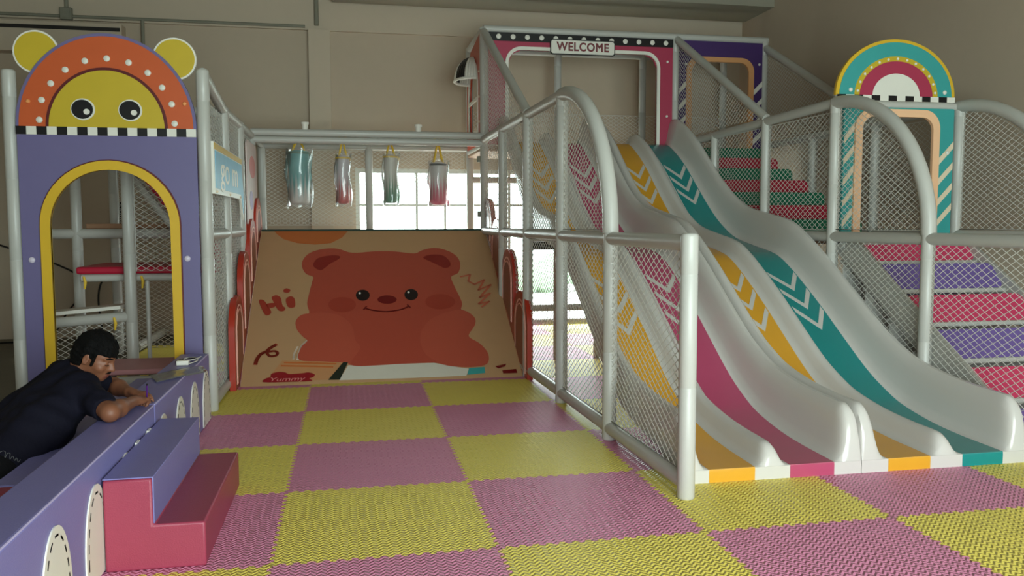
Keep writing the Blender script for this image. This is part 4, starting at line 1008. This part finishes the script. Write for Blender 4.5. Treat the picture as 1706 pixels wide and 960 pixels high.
for a, t_ in ((anR, toR), (anL, toL)): B.limb(a, t_, .038, .03, .02)
B.limb(neck-np.array((.02, 0, .02)), H(-.035, 0, -.07), .062, .055, .03)
for s_, e_, w_ in ((shR, elR, wrR), (shL, elL, wrL)):
    B.limb(s_, e_, .058, .043, .03); m = e_*.65+w_*.35; B.limb(e_, m, .043, .044, .02); B.limb(m, w_, .044, .027, .02)
# head
B.ell(H(-.012, 0, .028), HR, (.098, .076, .10), .02); B.ell(H(.03, 0, -.045), HR, (.066, .058, .072), .03)
B.ell(H(.058, 0, -.088), HR, (.03, .032, .026), .02)                                   # chin
B.limb(H(.083, 0, .012), H(.107, 0, -.026), .009, .013, .012)                          # nose
for s_ in (-1, 1):
    B.ell(H(.093, s_*.014, -.030), HR, (.010, .009, .008), .006)                       # nostrils
    B.ell(H(.080, s_*.034, .004), HR, (.02, .019, .013), .008, sub=True)               # eye sockets
    B.ell(H(.071, s_*.034, .001), HR, (.015, .016, .012), .006)                        # lowered lids
    B.limb(H(.082, s_*.014, .024), H(.068, s_*.054, .022), .009, .007, .012)           # brow
    B.ell(H(.055, s_*.048, -.03), HR, (.026, .02, .022), .02)                          # cheek
    B.ell(H(-.012, s_*.080, -.012), HR, (.018, .010, .032), .006); B.ell(H(-.008, s_*.089, -.01), HR, (.010, .006, .02), .005, sub=True)
B.limb(H(.091, -.018, -.060), H(.091, .018, -.060), .008, .008, .006); B.limb(H(.088, -.015, -.073), H(.088, .015, -.073), .008, .008, .006)
# hands: palm, four fingers of unequal length, thumb; the near hand closes round the pen
tip = np.array((-.715, 1.175, .512))
def hand(w, along, up, side, curl, grip):
    a, u, s_ = unit(along), unit(up), unit(side)
    pc = w+a*.05; B.limb(w, w+a*.03, .026, .026, .015); B.ell(pc, [a, s_, u], (.047, .038, .019), .012)
    for i, (off, ln) in enumerate(((.027, .072), (.009, .080), (-.009, .074), (-.026, .058))):
        k0 = w+a*.088+s_*off*1.05+u*.004; c = curl[i]
        p1 = k0+(a*cos(c)-u*sin(c))*ln*.45; p2 = p1+(a*cos(c*2.1)-u*sin(c*2.1))*ln*.32; p3 = p2+(a*cos(c*2.7)-u*sin(c*2.7))*ln*.24
        B.limb(w+a*.06+s_*off*.9, k0, .011, .0105, .006); B.limb(k0, p1, .0102, .0092, .003); B.limb(p1, p2, .009, .0082, .003); B.limb(p2, p3, .0082, .007, .003)
    t0 = w+a*.03+s_*.030; t1 = t0+a*.026+s_*.024-u*.008; t2 = t1+grip[0]*a*.028-s_*.004*grip[1]-u*.012; t3 = t2+a*.022-s_*.012*grip[1]-u*.004
    B.limb(t0, t1, .014, .0125, .008); B.limb(t1, t2, .0115, .010, .004); B.limb(t2, t3, .0098, .0082, .004)
hand(wrR, (.32, .92, -.06), (.30, 0, .95), (-.9, .3, .15), (.62, .75, .85, .95), (1, 1))
hand(wrL, (.82, -.50, -.08), (.25, .1, .96), (.5, .82, .0), (.30, .38, .45, .5), (1, 1))
body = B.build('body', [skin, lip_m], man)
# mouth and moustache colours sit on the face
Lm = np.array(WL['person'])
for p in body.data.polygons:
    q = np.array(p.center)+Lm-Hc; f_, s_, u_ = q@hf, q@hs, q@hu
    if f_ > .078 and abs(s_) < .024 and -.082 < u_ < -.053: p.material_index = 1
# hair
Hf = Field(H(0, 0, 0)-.16, H(0, 0, 0)+.16, .0045)
Hf.ell(H(-.016, 0, .036), HR, (.109, .086, .105), .02); Hf.ell(H(-.058, 0, -.02), HR, (.064, .071, .088), .03)
for s_ in (-1, 1): Hf.limb(H(.028, s_*.070, .02), H(.026, s_*.073, -.026), .014, .009, .012)   # sideburns
sl, P = Hf._sub(Hc, Hc, .3)
q = P-Hc; f_, s2, u_ = q@hf, np.abs(q@hs), q@hu
face = np.maximum(np.maximum(.030-f_, u_-.036), -(.2-u_))
face2 = np.minimum(face, np.maximum(np.maximum(-.034-f_, u_+.004), f_-.016))           # and clear of the ear
face2 = np.minimum(face2, u_+.115)
nz = .0030*np.sin(95*f_+5*np.sin(60*s2))+.0025*np.sin(120*(q@hs)+6*np.sin(45*u_))
Hf.d[sl] = Hf.d[sl]+nz.astype(np.float32)
Hf.d[sl] = np.maximum(Hf.d[sl], -face2.astype(np.float32))
Hf.build('hair', hair_m, man)
def strand(name, pts, r): return MB().tube(pts, r, 6).build(name, hair_m, man)
for s_ in (-1, 1):
    strand('eyebrow', [H(.091, s_*.014, .028), H(.088, s_*.03, .031), H(.074, s_*.052, .026)], [.003, .0045, .003])
    strand('eyelashes', [H(.087, s_*.022, -.006), H(.085, s_*.034, -.009), H(.078, s_*.047, -.006)], .0022)
strand('moustache', [H(.090, -.026, -.054), H(.0975, -.010, -.0475), H(.0985, 0, -.047), H(.0975, .010, -.0475), H(.090, .026, -.054)], [.002, .005, .0045, .005, .002])
# clothes
Sf = Field((-1.8, .40, .1), (-.72, 1.50, .85), .0065)
torso(Sf, .004)
for s_, e_ in ((shR, elR), (shL, elL)):
    m = s_*.22+e_*.78; Sf.limb(s_, m, .076, .066, .03)
Sf.limb(neck-np.array((.03, 0, .02)), neck+np.array((.02, 0, .03)), .070, .068, .03)
ax_ = unit((hipR+hipL)-(shR+shL)); Sf.plane_cut((hipR+hipL)/2+ax_*.0-np.array((0, 0, 0)), -ax_)
nk = unit(H(-.035, 0, -.07)-neck); Sf.limb(neck+nk*.125, neck+nk*.2, .082, .09, sub=True)
rg = np.random.RandomState(3)
g = np.meshgrid(*[Sf.lo[k]+np.arange(Sf.n[k])*Sf.h for k in range(3)], indexing='ij')
fold = .0035*np.sin(38*(g[0]*.5+g[2]*1.2)+6*np.sin(9*g[1]))+.003*np.sin(52*(g[1]-.6*g[0])+5*np.sin(7*g[2])); Sf.d = (Sf.d+fold).astype(np.float32)
for s_, e_ in ((shR, elR), (shL, elL)):           # open the cuff
    d = unit(e_-s_); m = s_*.22+e_*.78; Sf.limb(m+d*.092, m+d*.13, .085, .085, sub=True)
shirt_o = Sf.build('shirt', shirt_m, man)
Tf = Field((-1.98, .0, -.015), (-1.1, 1.15, .62), .0075)
legs(Tf, .006)
for h in (hipR, hipL): Tf.ell(h, np.eye(3), (.128, .128, .128), .05)
Tf.limb(hipR, hipL, .118, .118, .05); wst = (hipR+hipL)/2-ax_*.10; Tf.limb((hipR+hipL)/2, wst, .124, .118, .05); Tf.plane_cut(wst+ax_*.01, ax_)
for a, k_ in ((anR, knR), (anL, knL)):
    d = unit(a-k_); Tf.limb(a+d*.03, a+d*.1, .075, .075, sub=True)
tr = Tf.build('trousers', trouser_m, man)
# white script near the hem of the shirt
from mathutils.bvhtree import BVHTree
bv = BVHTree.FromPolygons([v.co+WL['person'] for v in shirt_o.data.vertices], [tuple(p.vertices) for p in shirt_o.data.polygons])
scr = catmull([(0, .0, 0), (.02, .03, 0), (.035, .028, 0), (.03, -.02, 0), (.045, .02, 0), (.06, .024, 0), (.055, -.012, 0), (.075, .012, 0), (.085, -.01, 0), (.10, .008, 0), (.11, -.012, 0), (.13, .004, 0)], 5)
pl = []
for q in scr:
    w = Vector((-1.235, .50, .415))+Vector((.95, -.1, -.15)).normalized()*q.x+Vector((.1, -.1, .95))*q.y; hit = bv.find_nearest(w)
    if hit[0] is not None: pl.append(hit[0]+hit[1]*.002)
MB().tube(pl, .0011, 5).build('printed_script', mat('pale thread', (110, 110, 112), .6), man)
# shoes
for a, t_ in ((anR, toR), (anL, toL)):
    Fh = Field(np.minimum(a, t_)-.09, np.maximum(a, t_)+.09, .006); Fh.limb(a+np.array((-.01, 0, .0)), t_, .047, .040, .02); Fh.build('shoe', black, man)
# pen in the near hand
t = thing('pen', (-.72, 1.08, .504), 'dark purple pen held in the hand of the person', 'pen')
pd = unit((.10, -.30, .75)); p0 = wrR+np.array((.038, .125, -.042))
MB().tube([p0+pd*.014, p0+pd*.12], .0048, 10).build('pen_barrel', mat('purple pen', (80, 36, 110), .3), t)
MB().tube([p0, p0+pd*.014], [.001, .0042], 10).build('pen_tip', mat('pen metal', (180, 180, 180), .3, metal=.8), t)
MB().tube([p0+pd*.12, p0+pd*.128], [.0048, .003], 10).build('pen_cap', black, t)
